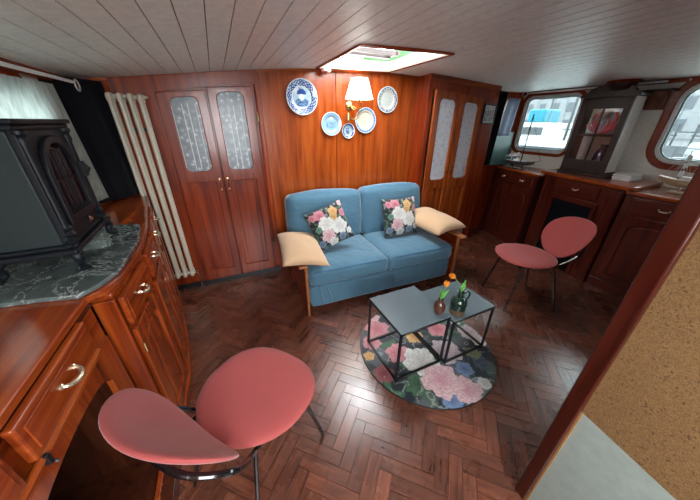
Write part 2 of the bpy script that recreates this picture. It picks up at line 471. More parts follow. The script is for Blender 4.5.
# hatch: coaming, trim, glass lid
bm = plate([rrect(HX0 - .022, HX1 + .022, HY0 - .022, HY1 + .022, .004, 1), rrect(HX0, HX1, HY0, HY1, .003, 1)], .02, .003)
hz = cz(1.26)
hat = struct(mk('window_4', xf(bm, lambda a, b, c: (a, b, cz(a) - .012 + c)), W['x']))
bm = plate([rrect(HX0 - .02, HX1 + .02, HY0 - .02, HY1 + .02, .004, 1), rrect(HX0 + .008, HX1 - .008, HY0 + .008, HY1 - .008, .003, 1)], .08)
mk('coaming', xf(bm, lambda a, b, c: (a, b, cz(a) - .008 + c)), plain('cream_gloss', (.62, .58, .48), .4), hat)
bm = BM()
box(bm, 1.06, 1.60, 2.40, 2.44, 2.04, 2.07); box(bm, 1.06, 1.60, 2.53, 2.58, 2.04, 2.075)
box(bm, 1.58, 1.61, 2.39, 2.57, 2.05, 2.07); box(bm, 1.04, 1.07, 2.40, 2.59, 2.05, 2.07); box(bm, 1.04, 1.07, 2.565, 2.59, 1.955, 2.07)
mk('lid_frame', bm, DARKW, hat)

# ------------------------------------------------------------------ cabinet parts in a local frame: x along the front, face towards -y at y=0
def handle(parent, x, z, y=-.02, w=.034, mat=None):
    bm = BM(); pts = [(x + w * math.cos(a), y - .004 - .020 * math.sin(a), z + .010 - .010 * math.sin(a) * 1) for a in [PI * k / 12 for k in range(13)]]
    tube(bm, pts, [.0045 + .003 * math.sin(PI * k / 12) for k in range(13)], 8)
    for s in (-1, 1): lathe(bm, [(.0085, 0), (.0085, .004), (.005, .007)], (x + s * w, y, z + .010), 10, 'y')
    return mk('handle', bm, mat or M_handle, parent, smooth=True)
def drawer(parent, x0, x1, z0, z1, ws, hm=None, proud=.022, handle_w=.034):
    bm = boxb(x0, x1, -proud, .0, z0, z1)
    d = mk('drawer', bm, ws['x'], parent, bevel=.007, seg=3)
    bm = plate([rrect(x0 + .018, x1 - .018, z0 + .018, z1 - .018, .004, 2)], .005, .002)
    mk('raised_panel', front(bm, -proud + .0005), ws['x'], d, smooth=True)
    handle(d, (x0 + x1) / 2, (z0 + z1) / 2 - .005, -proud - .004, handle_w, hm)
    return d
def door(parent, x0, x1, z0, z1, ws, rise=.05, knob=None, st=.055, proud=.02, hinge=None, glass=None):
    """framed door; inner field arched; glass = (gx0,gx1,gz0,gz1) upper light"""
    if z1 - z0 > .3: fld = arch(x0 + st, x1 - st, z0 + st, z1 - st, rise)
    else: fld = rrect(x0 + st, x1 - st, z0 + st, z1 - st, .01)
    d = mk('door', front(plate([[(x0, z0), (x1, z0), (x1, z1), (x0, z1)], fld], proud, .004), 0), ws['z'], parent, smooth=True)
    mk('door_panel', front(plate([arch(x0 + st + .02, x1 - st - .02, z0 + st + .02, z1 - st - .02, max(.01, rise * .9))], proud * .8, .006), .002), ws['z'], d, smooth=True)
    mk('panel_back', boxb(x0 + st - .005, x1 - st + .005, -.006, .004, z0 + st - .005, z1 - st + .005), ws['z'], d)
    if hinge is not None:
        for hz_ in (z0 + .1, z1 - .12):
            bm = BM(); tube(bm, [(hinge, -proud - .003, hz_), (hinge, -proud - .003, hz_ + .05)], .005, 8); mk('hinge', bm, M_brass, d, smooth=True)
    if knob is not None:
        bm = BM(); tube(bm, [(knob, -proud - .004, (z0 + z1) / 2 + .05), (knob, -proud - .012, (z0 + z1) / 2), (knob, -proud - .004, (z0 + z1) / 2 - .05)], .0045, 8)
        mk('handle', bm, M_brass, d, smooth=True)
    return d

# ------------------------------------------------------------------ LEFT SIDE FURNITURE
LX = XL + .004
# worktop: one outline from the near end to the radiator
edge = [(-.485, -.6), (-.485, 1.0), (-.452, 1.03), (-.418, 1.12), (-.408, 1.25), (-.410, 1.43), (-.428, 1.60), (-.455, 1.78), (-.492, 1.97), (-.53, 2.2), (-.565, 2.47)]
out = [(x_, y_) for x_, y_ in edge] + [(LX, 2.47), (LX, -.6)]
t = mk('worktop', plate([out], .028, .007), LEFTW['y'], smooth=True, loc=(0, 0, .950))
t.data.materials[0] = LEFTW['y']
tag(t, 'glossy reddish wooden worktop curving along the left wall under the stove', 'worktop')
# marble slab
mar = [(-.46, 1.045), (-.43, 1.13), (-.424, 1.25), (-.425, 1.43), (-.442, 1.58), (-.468, 1.70), (-.60, 1.745), (LX + .005, 1.76), (LX + .005, 1.055), (-.60, 1.02), (-.50, .995)]
def smooth_poly(P, n=6):
    out = []
    N = len(P)
    for i in range(N):
        p0, p1, p2, p3 = (Vector(P[(i + k - 1) % N]) for k in range(4))
        for k in range(n):
            t_ = k / n
            q = .5 * ((2 * p1) + (p2 - p0) * t_ + (2 * p0 - 5 * p1 + 4 * p2 - p3) * t_ * t_ + (3 * p1 - p0 - 3 * p2 + p3) * t_ ** 3)
            out.append((max(q.x, LX + .002), q.y))
    return out
mar = mar[:7] + mar[7:]
ms = mk('marble_slab', plate([mar], .016, .003), M_marble, smooth=True, loc=(0, 0, .9785))
tag(ms, 'grey green veined marble slab lying under the black stove', 'slab')

# near cabinet: local frame x -> world -y ... local x along +y so face (-y local) must point +x: rotate +90deg
def frame_on(p0, p1, name, label, cat):
    """thing whose local x runs p0->p1 and whose face looks right of that direction (-y local)"""
    d = Vector(p1) - Vector(p0)
    return thing(name, label, cat, (p0[0], p0[1], 0), math.atan2(d.y, d.x)), d.length
c1, ln = frame_on((-.495, -.6), (-.495, 1.035), 'sideboard', 'nearest reddish wooden cabinet on the left with wide drawers and an arched niche', 'cabinet')
# local x = y+.6 ; depth = local y = -(x+.495)
S = LEFTW
bm = BM()
box(bm, 0, ln, .02, .355, .05, .06); box(bm, 0, .018, 0, .355, .0, .949); box(bm, ln - .018, ln, 0, .355, 0, .949)
box(bm, 0, ln, .33, .355, 0, .949); box(bm, .018, ln - .018, 0, .33, .925, .949)
for xx in (.35, .93): box(bm, xx, xx + .03, 0, .33, 0, .925)
box(bm, .018, ln - .018, 0, .33, .765, .785)
box(bm, 0, ln, -.055, .02, 0, .07)
mk('body', bm, wood('shaded_carcass', 'z', (.03, .008, .004), (.06, .015, .007), (.09, .025, .01)), c1, bevel=.002)  # darker wood than the fronts: niche shade is put into the colour
bm = BM(); prism(bm, [(0, .79), (ln, .79), (ln, .925), (0, .925)], -.0, .012, XZ); mk('drawer_rail', bm, S['x'], c1)
drawer(c1, 1.16, 1.515, .835, .945, S)
drawer(c1, .72, 1.12, .835, .945, S)
drawer(c1, .28, .68, .835, .945, S)
# arched frame below
bm = plate([[(.95, .07), (ln - .02, .07), (ln - .02, .80), (.95, .80)], arch(1.00, ln - .115, .085, .745, .07)], .02, .003)
mk('niche_frame', front(bm, .012), S['z'], c1, smooth=True)
door(c1, .38, .94, .08, .80, S, .08)
bm = BM(); tube(bm, [(.2, -.014, .822), (ln - .12, -.014, .822)], .009, 10); box(bm, .2, ln - .12, -.016, 0, .80, .824)
mk('moulding', bm, S['x'], c1, smooth=True)
bm = BM(); box(bm, 1.17, 1.182, -.026, -.010, .80, .830); tube(bm, [(1.176, -.028, .802), (1.176, -.034, .796)], .004, 8)
mk('latch', bm, M_black, c1, bevel=.003)

# bulging cabinet
P = [(-.452, 1.06), (-.438, 1.44), (-.475, 1.79), (-.535, 2.14), (-.585, 2.47)]
c2 = thing('bow_front_cabinet', 'bow-fronted reddish wooden cabinet under the marble slab beside the radiator', 'cabinet', (P[0][0], P[0][1], 0))
def L2(p): return (p[0] - P[0][0], p[1] - P[0][1])
bm = BM(); poly = [L2(p) for p in P] + [L2((LX, 2.47)), L2((LX, 1.06))]
prism(bm, poly, .085, .949, XY)
mk('body', bm, S['z'], c2, bevel=.003)
bm = BM(); poly = [L2((p[0] + .022, p[1])) for p in P] + [L2((LX, 2.47)), L2((LX, 1.05))]; poly[0] = (poly[0][0], -.012)
prism(bm, poly, 0, .085, XY); mk('plinth', bm, S['y'], c2, bevel=.008)
bm = BM(); poly = [L2((p[0] + .012, p[1])) for p in P] + [L2((LX, 2.47)), L2((LX, 1.045))]; poly[0] = (poly[0][0], -.012)
prism(bm, poly, .925, .949, XY); mk('cornice', bm, S['y'], c2, bevel=.006)
bm = BM()
box(bm, -.40 + .01, -.33, -.012, 0, .09, .92); box(bm, -.075, .012, -.014, 0, .09, .92); box(bm, -.33, -.07, -.008, 0, .12, .18); box(bm, -.33, -.07, -.008, 0, .85, .92)
mk('side_panel_frame', bm, S['z'], c2, bevel=.004)
for i, (a, b) in enumerate(zip(P, P[1:])):
    d = Vector(b) - Vector(a); e = bpy.data.objects.new('front_bay', None); C.objects.link(e); e.empty_display_size = .02
    bpy.data.objects.remove(e)
    # build in world-aligned local coords by transforming geometry
    ang = math.atan2(d.y, d.x); base = Vector((*L2(a), 0)); ln2 = d.length
    m4 = Matrix.Translation(base) @ Matrix.Rotation(ang, 4, 'Z')
    before = set(C.objects)
    dr = drawer(c2, .03, ln2 - .03, .77, .90, S, handle_w=.03)
    do = door(c2, .03, ln2 - .03, .12, .745, S, .06, hinge=.028)
    for o in (dr, do):
        o.matrix_local = m4
# two other levels are parts of parts: nothing else at top level

# stove -------------------------------------------------------------
sx, sy, sz = -.56, 1.385, .9945     # centre of the front bottom
st = thing('electric_stove', 'black cast iron style stove with arched glass door on the marble slab', 'stove', (sx, sy, sz), R(92))
# local: x along +y(world), face -y local = +x world
mk('body', boxb(-.185, .185, .012, .205, .10, .475), M_ironside, st, bevel=.006)
bm = BM(); box(bm, -.205, .205, -.012, .215, .475, .492); box(bm, -.215, .215, -.022, .218, .492, .508)
mk('top_plate', bm, M_iron, st, bevel=.005)
bm = BM(); box(bm, -.20, .20, -.010, .212, .088, .104); box(bm, -.215, .215, -.026, .218, .070, .090)
mk('base_plate', bm, M_iron, st, bevel=.006)
bm = plate([[(-.183, .10), (.183, .10), (.183, .475), (-.183, .475)], arch(-.115, .115, .17, .44, .11)], .02, .004)
mk('front_plate', front(bm, .014), M_iron, st, smooth=True)
dr = mk('door', front(plate([arch(-.128, .128, .158, .455, .12), arch(-.10, .10, .185, .43, .10)], .016, .004), -.004), M_iron, st, smooth=True)
mk('glass_pane', front(plate([arch(-.102, .102, .18, .432, .10)], .004), .003), M_glow, dr)
bm = BM()
for xx in (-.05, 0, .05): box(bm, xx - .003, xx + .003, -.010, -.002, .165, .41)
box(bm, -.1, .1, -.010, -.002, .30, .306)
for k in range(9): box(bm, -.1 + k * .0235, -.094 + k * .0235, -.014, -.006, .165, .20)
mk('grate', bm, M_iron, dr)
bm = BM(); lathe(bm, [(.010, 0), (.012, .006), (.008, .012)], (.02, -.012, .135), 14, 'y'); mk('knob', bm, M_chrome, st, smooth=True)
bm = BM(); box(bm, .13, .15, -.034, -.01, .29, .35); tube(bm, [(.14, -.03, .30), (.14, -.045, .32), (.14, -.03, .34)], .006); mk('door_latch', bm, M_iron, dr, bevel=.004)
for s in (-1, 1):
    bm = BM()
    lathe(bm, [(.022, .103), (.024, .112), (.014, .122), (.022, .135), (.013, .148), (.020, .158), (.012, .17), (.011, .42), (.016, .44), (.012, .455), (.02, .465), (.02, .475)], (s * .165, -.006, 0), 14)
    mk('column', bm, M_iron, st, smooth=True)
for s in (-1, 1):
    for yy in (-.005, .19):
        bm = BM(); q = 1 if yy > .1 else -1
        pts = spline([(s * .165, yy - q * .012, .085), (s * .190, yy + q * .008, .055), (s * .182, yy + q * .004, .022), (s * .204, yy + q * .020, .006)], 5)
        tube(bm, pts, [.028 - .016 * min(1, i / 9) + (.004 if i > 12 else 0) for i in range(len(pts))], 10)
        for v in bm.verts: v.co.z = max(v.co.z, 0)
        mk('leg', bm, M_iron, st, smooth=True)

# curtains left --------------------------------------------------------
def curtain(name, mat, pts_top, pts_bot, amp, n, z0, z1, parent=None, th=.004, nz=10):
    """wavy sheet between two plan polylines (top and bottom)"""
    bm = BM(); T = spline([(p[0], p[1], 0) for p in pts_top], 12); B_ = spline([(p[0], p[1], 0) for p in pts_bot], 12)
    rows = []
    NN = n * 8
    def at(L, t):
        f_ = t * (len(L) - 1); i = min(int(f_), len(L) - 2); return L[i].lerp(L[i + 1], f_ - i)
    for j in range(nz + 1):
        v = j / nz; row = []
        for i in range(NN + 1):
            t = i / NN; a = at(T, t).lerp(at(B_, t), v)
            d = (at(T, min(1, t + .02)) - at(T, max(0, t - .02))).normalized(); nrm = Vector((-d.y, d.x, 0))
            w = amp * (math.sin(2 * PI * n * t + .6 * math.sin(5 * t + v)) + .35 * math.sin(2 * PI * n * .37 * t + 2 * v)) * (.55 + .45 * v)
            p = a + nrm * w; p.z = z1 + (z0 - z1) * v
            row.append(bm.verts.new(p))
        rows.append(row)
    for a, b in zip(rows, rows[1:]):
        for i in range(NN): bm.faces.new((a[i], a[i + 1], b[i + 1], b[i]))
    o = mk(name, bm, mat, parent, smooth=False)
    for p in o.data.polygons: p.use_smooth = True
    if th:
        s = o.modifiers.new('t', 'SOLIDIFY'); s.thickness = th; s.offset = 0
    return o
M_sheer = sheer_mat('white_sheer', (.50, .54, .50), .94, (3, 60, .8))
o = curtain('net_curtain', M_sheer, [(-.80, .95), (-.80, 1.6), (-.76, 2.20)], [(-.81, .95), (-.81, 1.7), (-.77, 2.16), (-.75, 2.28)], .010, 20, 1.03, 1.675, th=0)
tag(o, 'white translucent pleated net curtain over the left window behind the stove', 'curtain')
bm = BM(); tube(bm, [(-.735, .5, 1.69), (-.715, 2.34, 1.703)], .0085, 10)
rod = mk('curtain_rod', bm, M_white, smooth=True); tag(rod, 'white curtain rod with ring end under the ceiling on the left', 'curtain rod')
bm = BM(); tube(bm, [(-.71, 2.385 + .03 * math.cos(a), 1.69 + .03 * math.sin(a)) for a in [2 * PI * k / 20 for k in range(20)]], .0045, 8, closed=True)
mk('ring', bm, M_wire, rod, smooth=True)
o = curtain('blackout_curtain', M_navy, [(-.845, 2.30), (-.79, 2.40), (-.70, 2.48), (-.645, 2.60)], [(-.84, 2.30), (-.76, 2.38), (-.66, 2.47), (-.62, 2.58)], .007, 4, .985, cz(-.7) - .025)
tag(o, 'black curtain hanging in the left corner between net curtain and radiator', 'curtain')

# radiator ---------------------------------------------------------------
rd = thing('column_radiator', 'tall narrow cream column radiator on the wall left of the wardrobe', 'radiator', (-.528, 2.575, .175))
H = 1.505
for i in range(4):
    xx = -.085 + i * .0575; bm = BM()
    for yy in (-.042, .032):
        tube(bm, [(xx, yy, .03), (xx, yy, H - .03)], .0125, 12)
    for zz in (.028, H - .028):
        tube(bm, spline([(xx, -.042, zz + (.03 if zz < .5 else -.03)), (xx, -.047, zz), (xx, -.005, zz + (-.004 if zz < .5 else .004)), (xx, .037, zz), (xx, .032, zz + (.03 if zz < .5 else -.03))], 4), .0165, 12)
    mk('radiator_section', bm, M_rad, rd, smooth=True)
for zz in (.03, H - .03):
    bm = BM(); tube(bm, [(-.10, -.005, zz), (.112, -.005, zz)], .014, 12); mk('header', bm, M_rad, rd, smooth=True)
bm = BM(); tube(bm, [(.105, -.005, .03), (.13, -.005, .03), (.135, -.005, .0), (.135, .0, -.164)], .007, 10); lathe(bm, [(.014, 0), (.014, .025)], (.115, -.005, .03), 12, 'x')
mk('valve', bm, M_chrome, rd, smooth=True)
bm = BM(); lathe(bm, [(.012, 0), (.007, .012), (.007, .02)], (.112, -.005, H - .03), 12, 'x'); mk('bleed_screw', bm, M_rad, rd, smooth=True)
for zz in (.25, H - .25): mk('bracket', boxb(-.06, .06, .06, .099, zz, zz + .02), M_iron, rd)

# ------------------------------------------------------------------ wardrobe left
def glazed_door(parent, x0, x1, z0, z1, gx0, gx1, gz0, gz1, pz1, ws, knob_x, knob_z, slope=0, pane=None, arched=False):
    def sl(x, z): return z + (slope * (x - x0) if z > z1 - .2 else 0)
    outer = [(x0, z0), (x1, z0), (x1, sl(x1, z1)), (x0, z1)]
    g = rrect(gx0, gx1, gz0, gz1, .045)
    g = [(a, b + (slope * (a - gx0) if b > (gz0 + gz1) / 2 else 0)) for a, b in g]
    px0, px1 = gx0 - .008, gx1 + .008
    fld = [(px0, z0 + .10), (px1, z0 + .10)] + [(px1 + (px0 - px1) * k / 10, pz1 - .02 * (1 - math.sin(PI * k / 10)) if arched else pz1) for k in range(11)]
    d = mk('door', front(plate([outer, g, fld], .030, .006), 0), ws['z'], parent, smooth=True)
    mk('panel_back', boxb(px0 - .005, px1 + .005, -.010, -.002, z0 + .095, pz1 + .005), ws['z'], d)
    inn = [(px0 + .03, z0 + .13), (px1 - .03, z0 + .13), (px1 - .03, pz1 - .03), (px0 + .03, pz1 - .03)]
    mk('door_panel', front(plate([inn], .010, .005), -.008), ws['z'], d, smooth=True)
    gz = [(gx0 + (a - gx0) , b) for a, b in g]
    p = mk('glass_pane', front(plate([gz], .005), -.008), pane or M_frost, d)
    bd = rrect(gx0 + .006, gx1 - .006, gz0 + .006, gz1 - .006, .04)
    bm = BM(); tube(bm, [(knob_x, -.034, knob_z + .045), (knob_x, -.044, knob_z + .03), (knob_x, -.044, knob_z - .03), (knob_x, -.034, knob_z - .045)], .0045, 8)
    lathe(bm, [(.01, 0), (.01, .006)], (knob_x, -.026, knob_z + .045), 10, 'y'); lathe(bm, [(.01, 0), (.01, .006)], (knob_x, -.026, knob_z - .045), 10, 'y')
    mk('handle', bm, M_brass, d, smooth=True)
    d.location.y = -.010
    return d
w1 = thing('wardrobe', 'built-in double door wardrobe with frosted panes between radiator and plates', 'wardrobe', (0, YB - .03, 0))
mk('toe_board', boxb(-.61, .39, -.012, .012, 0, .05), M_black, w1)
bm = plate([[(-.62, .05), (.395, .05), (.395, cz(.395)), (.2, cz(.2)), (0, cz(0)), (-.2, cz(-.2)), (-.4, cz(-.4)), (-.62, cz(-.62))],
            [(-.362, .056), (.338, .056), (.338, cz(.34) - .085), (-.362, cz(-.362) - .105)]], .03, .003)
mk('frame', front(bm, .028), W['z'], w1, smooth=True)
mk('back_board', boxb(-.37, .345, .012, .026, .05, 1.80), W['z'], w1)
glazed_door(w1, -.354, -.018, .06, cz(-.357) - .11, -.275, -.085, 1.115, 1.655, 1.02, W, -.045, 1.0, .10)
glazed_door(w1, -.008, .330, .06, cz(-.01) - .10, .055, .255, 1.115, 1.705, 1.02, W, .02, 1.0, .07)
# vertical white ribbon stripes of the door curtain behind the glass
for dd in [c for c in w1.children if c.name.startswith('door')]:
    xs_ = (-.205, -.165) if dd.name == 'door' or min(v.co.x for v in dd.data.vertices) < -.1 else (.125, .165)
    bm = BM()
    for xx in xs_: box(bm, xx, xx + .006, -.0135, -.012, 1.13, 1.62)
    box(bm, xs_[0] - .07, xs_[0] - .066, -.0135, -.012, 1.13, 1.60)
    box(bm, xs_[1] + .055, xs_[1] + .059, -.0135, -.012, 1.13, 1.62)
    mk('ribbon', bm, M_white, dd)
bm = BM(); tube(bm, [(.362, -.008, .4), (.362, -.008, 1.78)], .011, 10); mk('moulding', bm, W['z'], w1, smooth=True)
for zz in (1.50, .35): bm = BM(); tube(bm, [(.352, -.012, zz), (.352, -.012, zz + .07)], .007, 8); mk('hinge', bm, M_brass, w1, smooth=True)

# ------------------------------------------------------------------ cupboard right of sofa
CY = 2.45
w2 = thing('corner_cupboard', 'projecting corner cupboard with two tall narrow glazed doors right of the sofa', 'cupboard', (2.04, CY, 0))
X1 = 3.06 - 2.04
bm = BM(); prism(bm, [(0, 0), (X1, 0), (X1, cz(3.06)), (X1 / 2, cz(2.55)), (0, cz(2.04))], .03, YB - CY - .001, XZ)
mk('body', bm, W['z'], w2)
W2 = {q: wood('cupboard_wood_' + q, q, (.15, .026, .006), (.33, .066, .012), (.48, .12, .022)) for q in 'xz'}
bm = plate([[(-.012, 0), (X1 + .01, 0), (X1 + .01, cz(3.06)), (X1 / 2, cz(2.55)), (-.012, cz(2.04))],
            [(.045, .06), (.760, .06), (.760, cz(2.8) - .155), (.045, cz(2.08) - .125)]], .03, .003)
mk('frame', front(bm, .03), W['z'], w2, smooth=True)
bm = BM()
for a, b in ((0, .25), (.25, .5), (.5, .75), (.75, X1)): prism(bm, [(a - .02, cz(2.04 + a) - .05), (b, cz(2.04 + b) - .05), (b, cz(2.04 + b)), (a - .02, cz(2.04 + a))], -.018, 0, XZ)
mk('cornice', bm, W2['x'], w2)
M_pane2 = frost(); M_pane2.name = 'lit_net_curtained_glass'  # paler pane copy, window light on the glass put into its colour
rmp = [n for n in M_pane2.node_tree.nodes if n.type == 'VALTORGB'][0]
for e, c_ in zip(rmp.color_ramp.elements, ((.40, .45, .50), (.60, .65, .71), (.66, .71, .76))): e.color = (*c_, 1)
mk('door_gap_shade', boxb(.04, .765, .001, .004, .05, cz(2.8) - .15), M_black, w2)  # black sheet behind the doors, painted shade for the gaps round them
glazed_door(w2, .056, .396, .07, cz(2.09) - .13, .130, .345, .90, 1.735, .80, W2, .375, 1.02, -.05, M_pane2, True)
glazed_door(w2, .408, .748, .07, cz(2.45) - .14, .48, .69, .90, 1.715, .80, W2, .432, 1.02, -.08, M_pane2, True)

# framed picture
pf = mk('framed_picture', front(plate([[(2.855, 1.50), (3.055, 1.50), (3.055, 1.70), (2.855, 1.715)], [(2.868, 1.513), (3.042, 1.513), (3.042, 1.688), (2.868, 1.70)]], .018, .002), CY - .001), M_black, smooth=True)
tag(pf, 'small black framed monochrome picture on the corner cupboard side panel', 'picture')
def grid_obj(name, nx, ny, f, col, mat, parent=None, keep=None, th=0, smooth=True):
    bm = BM(); lay = bm.verts.layers.float_color.new('Col'); V = {}
    for i in range(nx + 1):
        for j in range(ny + 1):
            u, v = i / nx, j / ny
            if keep and not keep(u, v): continue
            w = bm.verts.new(f(u, v)); w[lay] = (*col(u, v), 1); V[i, j] = w
    for i in range(nx):
        for j in range(ny):
            q = [(i, j), (i + 1, j), (i + 1, j + 1), (i, j + 1)]
            if all(a in V for a in q): bm.faces.new([V[a] for a in q])
    o = mk(name, bm, mat, parent, smooth=False)
    if smooth: o.data.polygons.foreach_set('use_smooth', [True] * len(o.data.polygons))
    return o
def ns(x, y, s=1.0, o=0): return noise.noise(Vector((x * s + o, y * s - o, o)))
def pic(u, v):
    if u < .08 or u > .92 or v < .1 or v > .9: return (.7, .7, .68)
    g = .35 + .5 * ns(u, v, 9, 3) + .3 * ns(u, v, 20, 8) + (.25 if v > .7 else 0)
    g = max(.02, min(.8, g)); return (g, g, g * .96)
M_print = attr_mat('printed_surface', .5)
grid_obj('print', 30, 30, lambda u, v: (2.866 + u * .178, CY - .010, 1.511 + v * .185), pic, M_print, pf)

# ------------------------------------------------------------------ plates on the wall
M_china = attr_mat('glazed_china', .12, coat=.6)
BLUE = (.02, .06, .22); WHT = (.50, .55, .56); LB = (.22, .36, .46)
def mixc(a, b, t): t = max(0, min(1, t)); return tuple(x + (y - x) * t for x, y in zip(a, b))
def plate_obj(cx, cz_, r, style, label):
    bm = BM(); lay = bm.verts.layers.float_color.new('Col')
    prof = [(0, .006), (.25, .006), (.5, .006), (.60, .007), (.66, .012), (.72, .018), (.86, .022), (.96, .025), (1.0, .026), (1.0, .022), (.7, .010), (.5, 0), (0, 0)]
    fine = []
    for (a, b), (c, d) in zip(prof, prof[1:]):
        for k in range(5): fine.append((a + (c - a) * k / 5, b + (d - b) * k / 5))
    fine.append(prof[-1]); nseg = 96; rows = []
    for idx, (rr_, d) in enumerate(fine):
        row = []
        for k in range(nseg):
            a = 2 * PI * k / nseg
            x_, z_ = rr_ * math.cos(a), rr_ * math.sin(a)
            v = bm.verts.new((x_ * r, -d, z_ * r)); v[lay] = (*style(x_, z_, rr_, a, idx > 40), 1); row.append(v)
        rows.append(row)
    for a, b in zip(rows, rows[1:]):
        for k in range(nseg): bm.faces.new((a[k], a[(k + 1) % nseg], b[(k + 1) % nseg], b[k]))
    bmesh.ops.remove_doubles(bm, verts=bm.verts, dist=1e-6)
    o = mk('wall_plate', bm, M_china, smooth=False, loc=(cx, YB - .014, cz_))
    o.data.polygons.foreach_set('use_smooth', [True] * len(o.data.polygons))
    tag(o, label, 'plate', 'decorative plates on the panelled wall')
    return o
def stA(x, z, r, a, back):
    if back: return WHT
    if r > .95: return WHT
    if r > .62:
        t = math.sin(a * 22) * math.cos(r * 40); return mixc(BLUE, WHT, 1 if t > .45 or ns(x, z, 14, 2) > .32 else 0)
    if r > .57: return WHT
    if (x / .27) ** 2 + ((z - .30) / .15) ** 2 < 1: return BLUE
    if (x / .34) ** 2 + ((z - .20) / .05) ** 2 < 1: return BLUE
    if (x / .17) ** 2 + ((z - .03) / .20) ** 2 < 1: return (.6, .66, .66)
    if z < -.12 + .1 * math.cos(x * 5) and z > -.5 and abs(x) < .42: return mixc(BLUE, LB, .35 + ns(x, z, 12) * 1.2)
    return mixc(LB, WHT, .35 + ns(x, z, 4, 5))
def stB(x, z, r, a, back):
    if back or r > .93: return WHT
    if r > .84: return mixc(LB, BLUE, .3)
    if -.35 < z < .15 and abs(x) < .45 and ns(x, z, 11, 4) > .02: return mixc(BLUE, LB, .4)
    if (x - .05) ** 2 + (z - .45) ** 2 < .02: return (.75, .7, .5)
    return LB if r > .1 else LB
def stC(x, z, r, a, back):
    if back or r > .9: return WHT
    if r > .74: return BLUE
    if abs(x) < .25 and z > -.5 and z < .4 and ns(x, z, 8, 1) > -.1: return mixc(BLUE, LB, .2)
    return mixc(LB, WHT, .4)
def stD(x, z, r, a, back):
    if back or r > .95: return WHT
    if r > .80: return mixc(BLUE, LB, .25 + .5 * (math.sin(a * 30) > .3))
    if abs(z) < .1 and abs(x) < .22 and ns(x, z, 18, 4) > .0: return (.35, .40, .42)
    return (.46, .45, .38)
def stE(x, z, r, a, back):
    if back or r > .95: return (.5, .52, .5)
    if r > .72: return mixc((.05, .06, .09), (.45, .5, .5), 1 if ns(x, z, 16, 3) > .08 else 0)
    if r < .45 and ns(x, z, 9, 7) > .05: return (.30, .33, .33)
    return (.36, .37, .33)
plate_obj(.762, 1.703, .145, stA, 'largest blue and white plate with a dark blue rim, leftmost on the wall')
plate_obj(1.04, 1.488, .105, stB, 'pale blue plate with thin rim between the largest plate and the tiny plate')
plate_obj(1.223, 1.426, .070, stC, 'smallest blue and white plate hanging below the wall lamp')
plate_obj(1.418, 1.522, .119, stD, 'cream plate with blue band to the right of the smallest plate')
plate_obj(1.667, 1.715, .120, stE, 'grey patterned plate hanging alone right of the lamp shade')

# wall lamp -----------------------------------------------------------------
wl = thing('wall_lamp', 'brass swan-neck wall lamp with a white tapered shade, lit', 'lamp', (1.244, YB - .012, 1.649))
bm = BM(); lathe(bm, [(.042, 0), (.042, .006), (.030, .014), (.012, .024)], (0, 0, 0), 20, 'y'); mk('backplate', bm, M_brass, wl, smooth=True)
bm = BM(); tube(bm, spline([(0, -.02, 0), (.03, -.05, -.035), (.06, -.10, -.03), (.065, -.14, .0), (.04, -.148, .035), (.03, -.15, .06)], 6), .0055, 10)
tube(bm, spline([(0, -.02, 0), (.045, -.05, -.02), (.075, -.06, -.07), (.03, -.06, -.12), (-.03, -.05, -.10)], 6), .0045, 8)
lathe(bm, [(.012, 0), (.016, .012), (.016, .07), (.011, .075)], (-.035, -.05, -.14), 14)
mk('arm', bm, M_brass, wl, smooth=True)
bm = BM(); prof = [(.136, .05), (.080, .215)]
n_ = 40; rings = []
for r_, z_ in ((.136, .05), (.080, .215), (.077, .215), (.133, .05)):
    rings.append([bm.verts.new((.03 + r_ * math.cos(2 * PI * k / n_), -.15 + r_ * .85 * math.sin(2 * PI * k / n_), z_)) for k in range(n_)])
for a, b in zip(rings, rings[1:] + rings[:1]):
    for k in range(n_): bm.faces.new((a[k], a[(k + 1) % n_], b[(k + 1) % n_], b[k]))
M_shade = plain('lamp_shade_cloth', (.85, .80, .72), .8, emit=((1, .93, .84), .7))
mk('lamp_shade', bm, M_shade, wl, smooth=True)
bm = BM(); lathe(bm, [(.008, .05), (.008, .085), (.02, .10), (.026, .12), (.02, .145), (.006, .155)], (.03, -.15, 0), 16); mk('bulb', bm, plain('lamp_bulb', (.9, .85, .7), .3, emit=((1, .8, .55), 3)), wl, smooth=True)

# ceiling spot near the hatch
sp = thing('ceiling_spotlight', 'small white spotlight under the ceiling above the largest plate', 'spotlight', (.985, 2.60, cz(.985)))
bm = BM(); lathe(bm, [(.042, -.001), (.042, -.022), (.034, -.030)], (0, 0, 0), 20); mk('mount', bm, M_white, sp, smooth=True)
bm = BM(); lathe(bm, [(.020, 0), (.024, .05), (.022, .055)], (-.055, 0, -.025), 16, 'x'); mk('spot_head', bm, plain('red_brown_spot', (.2, .03, .02), .3), sp, smooth=True)

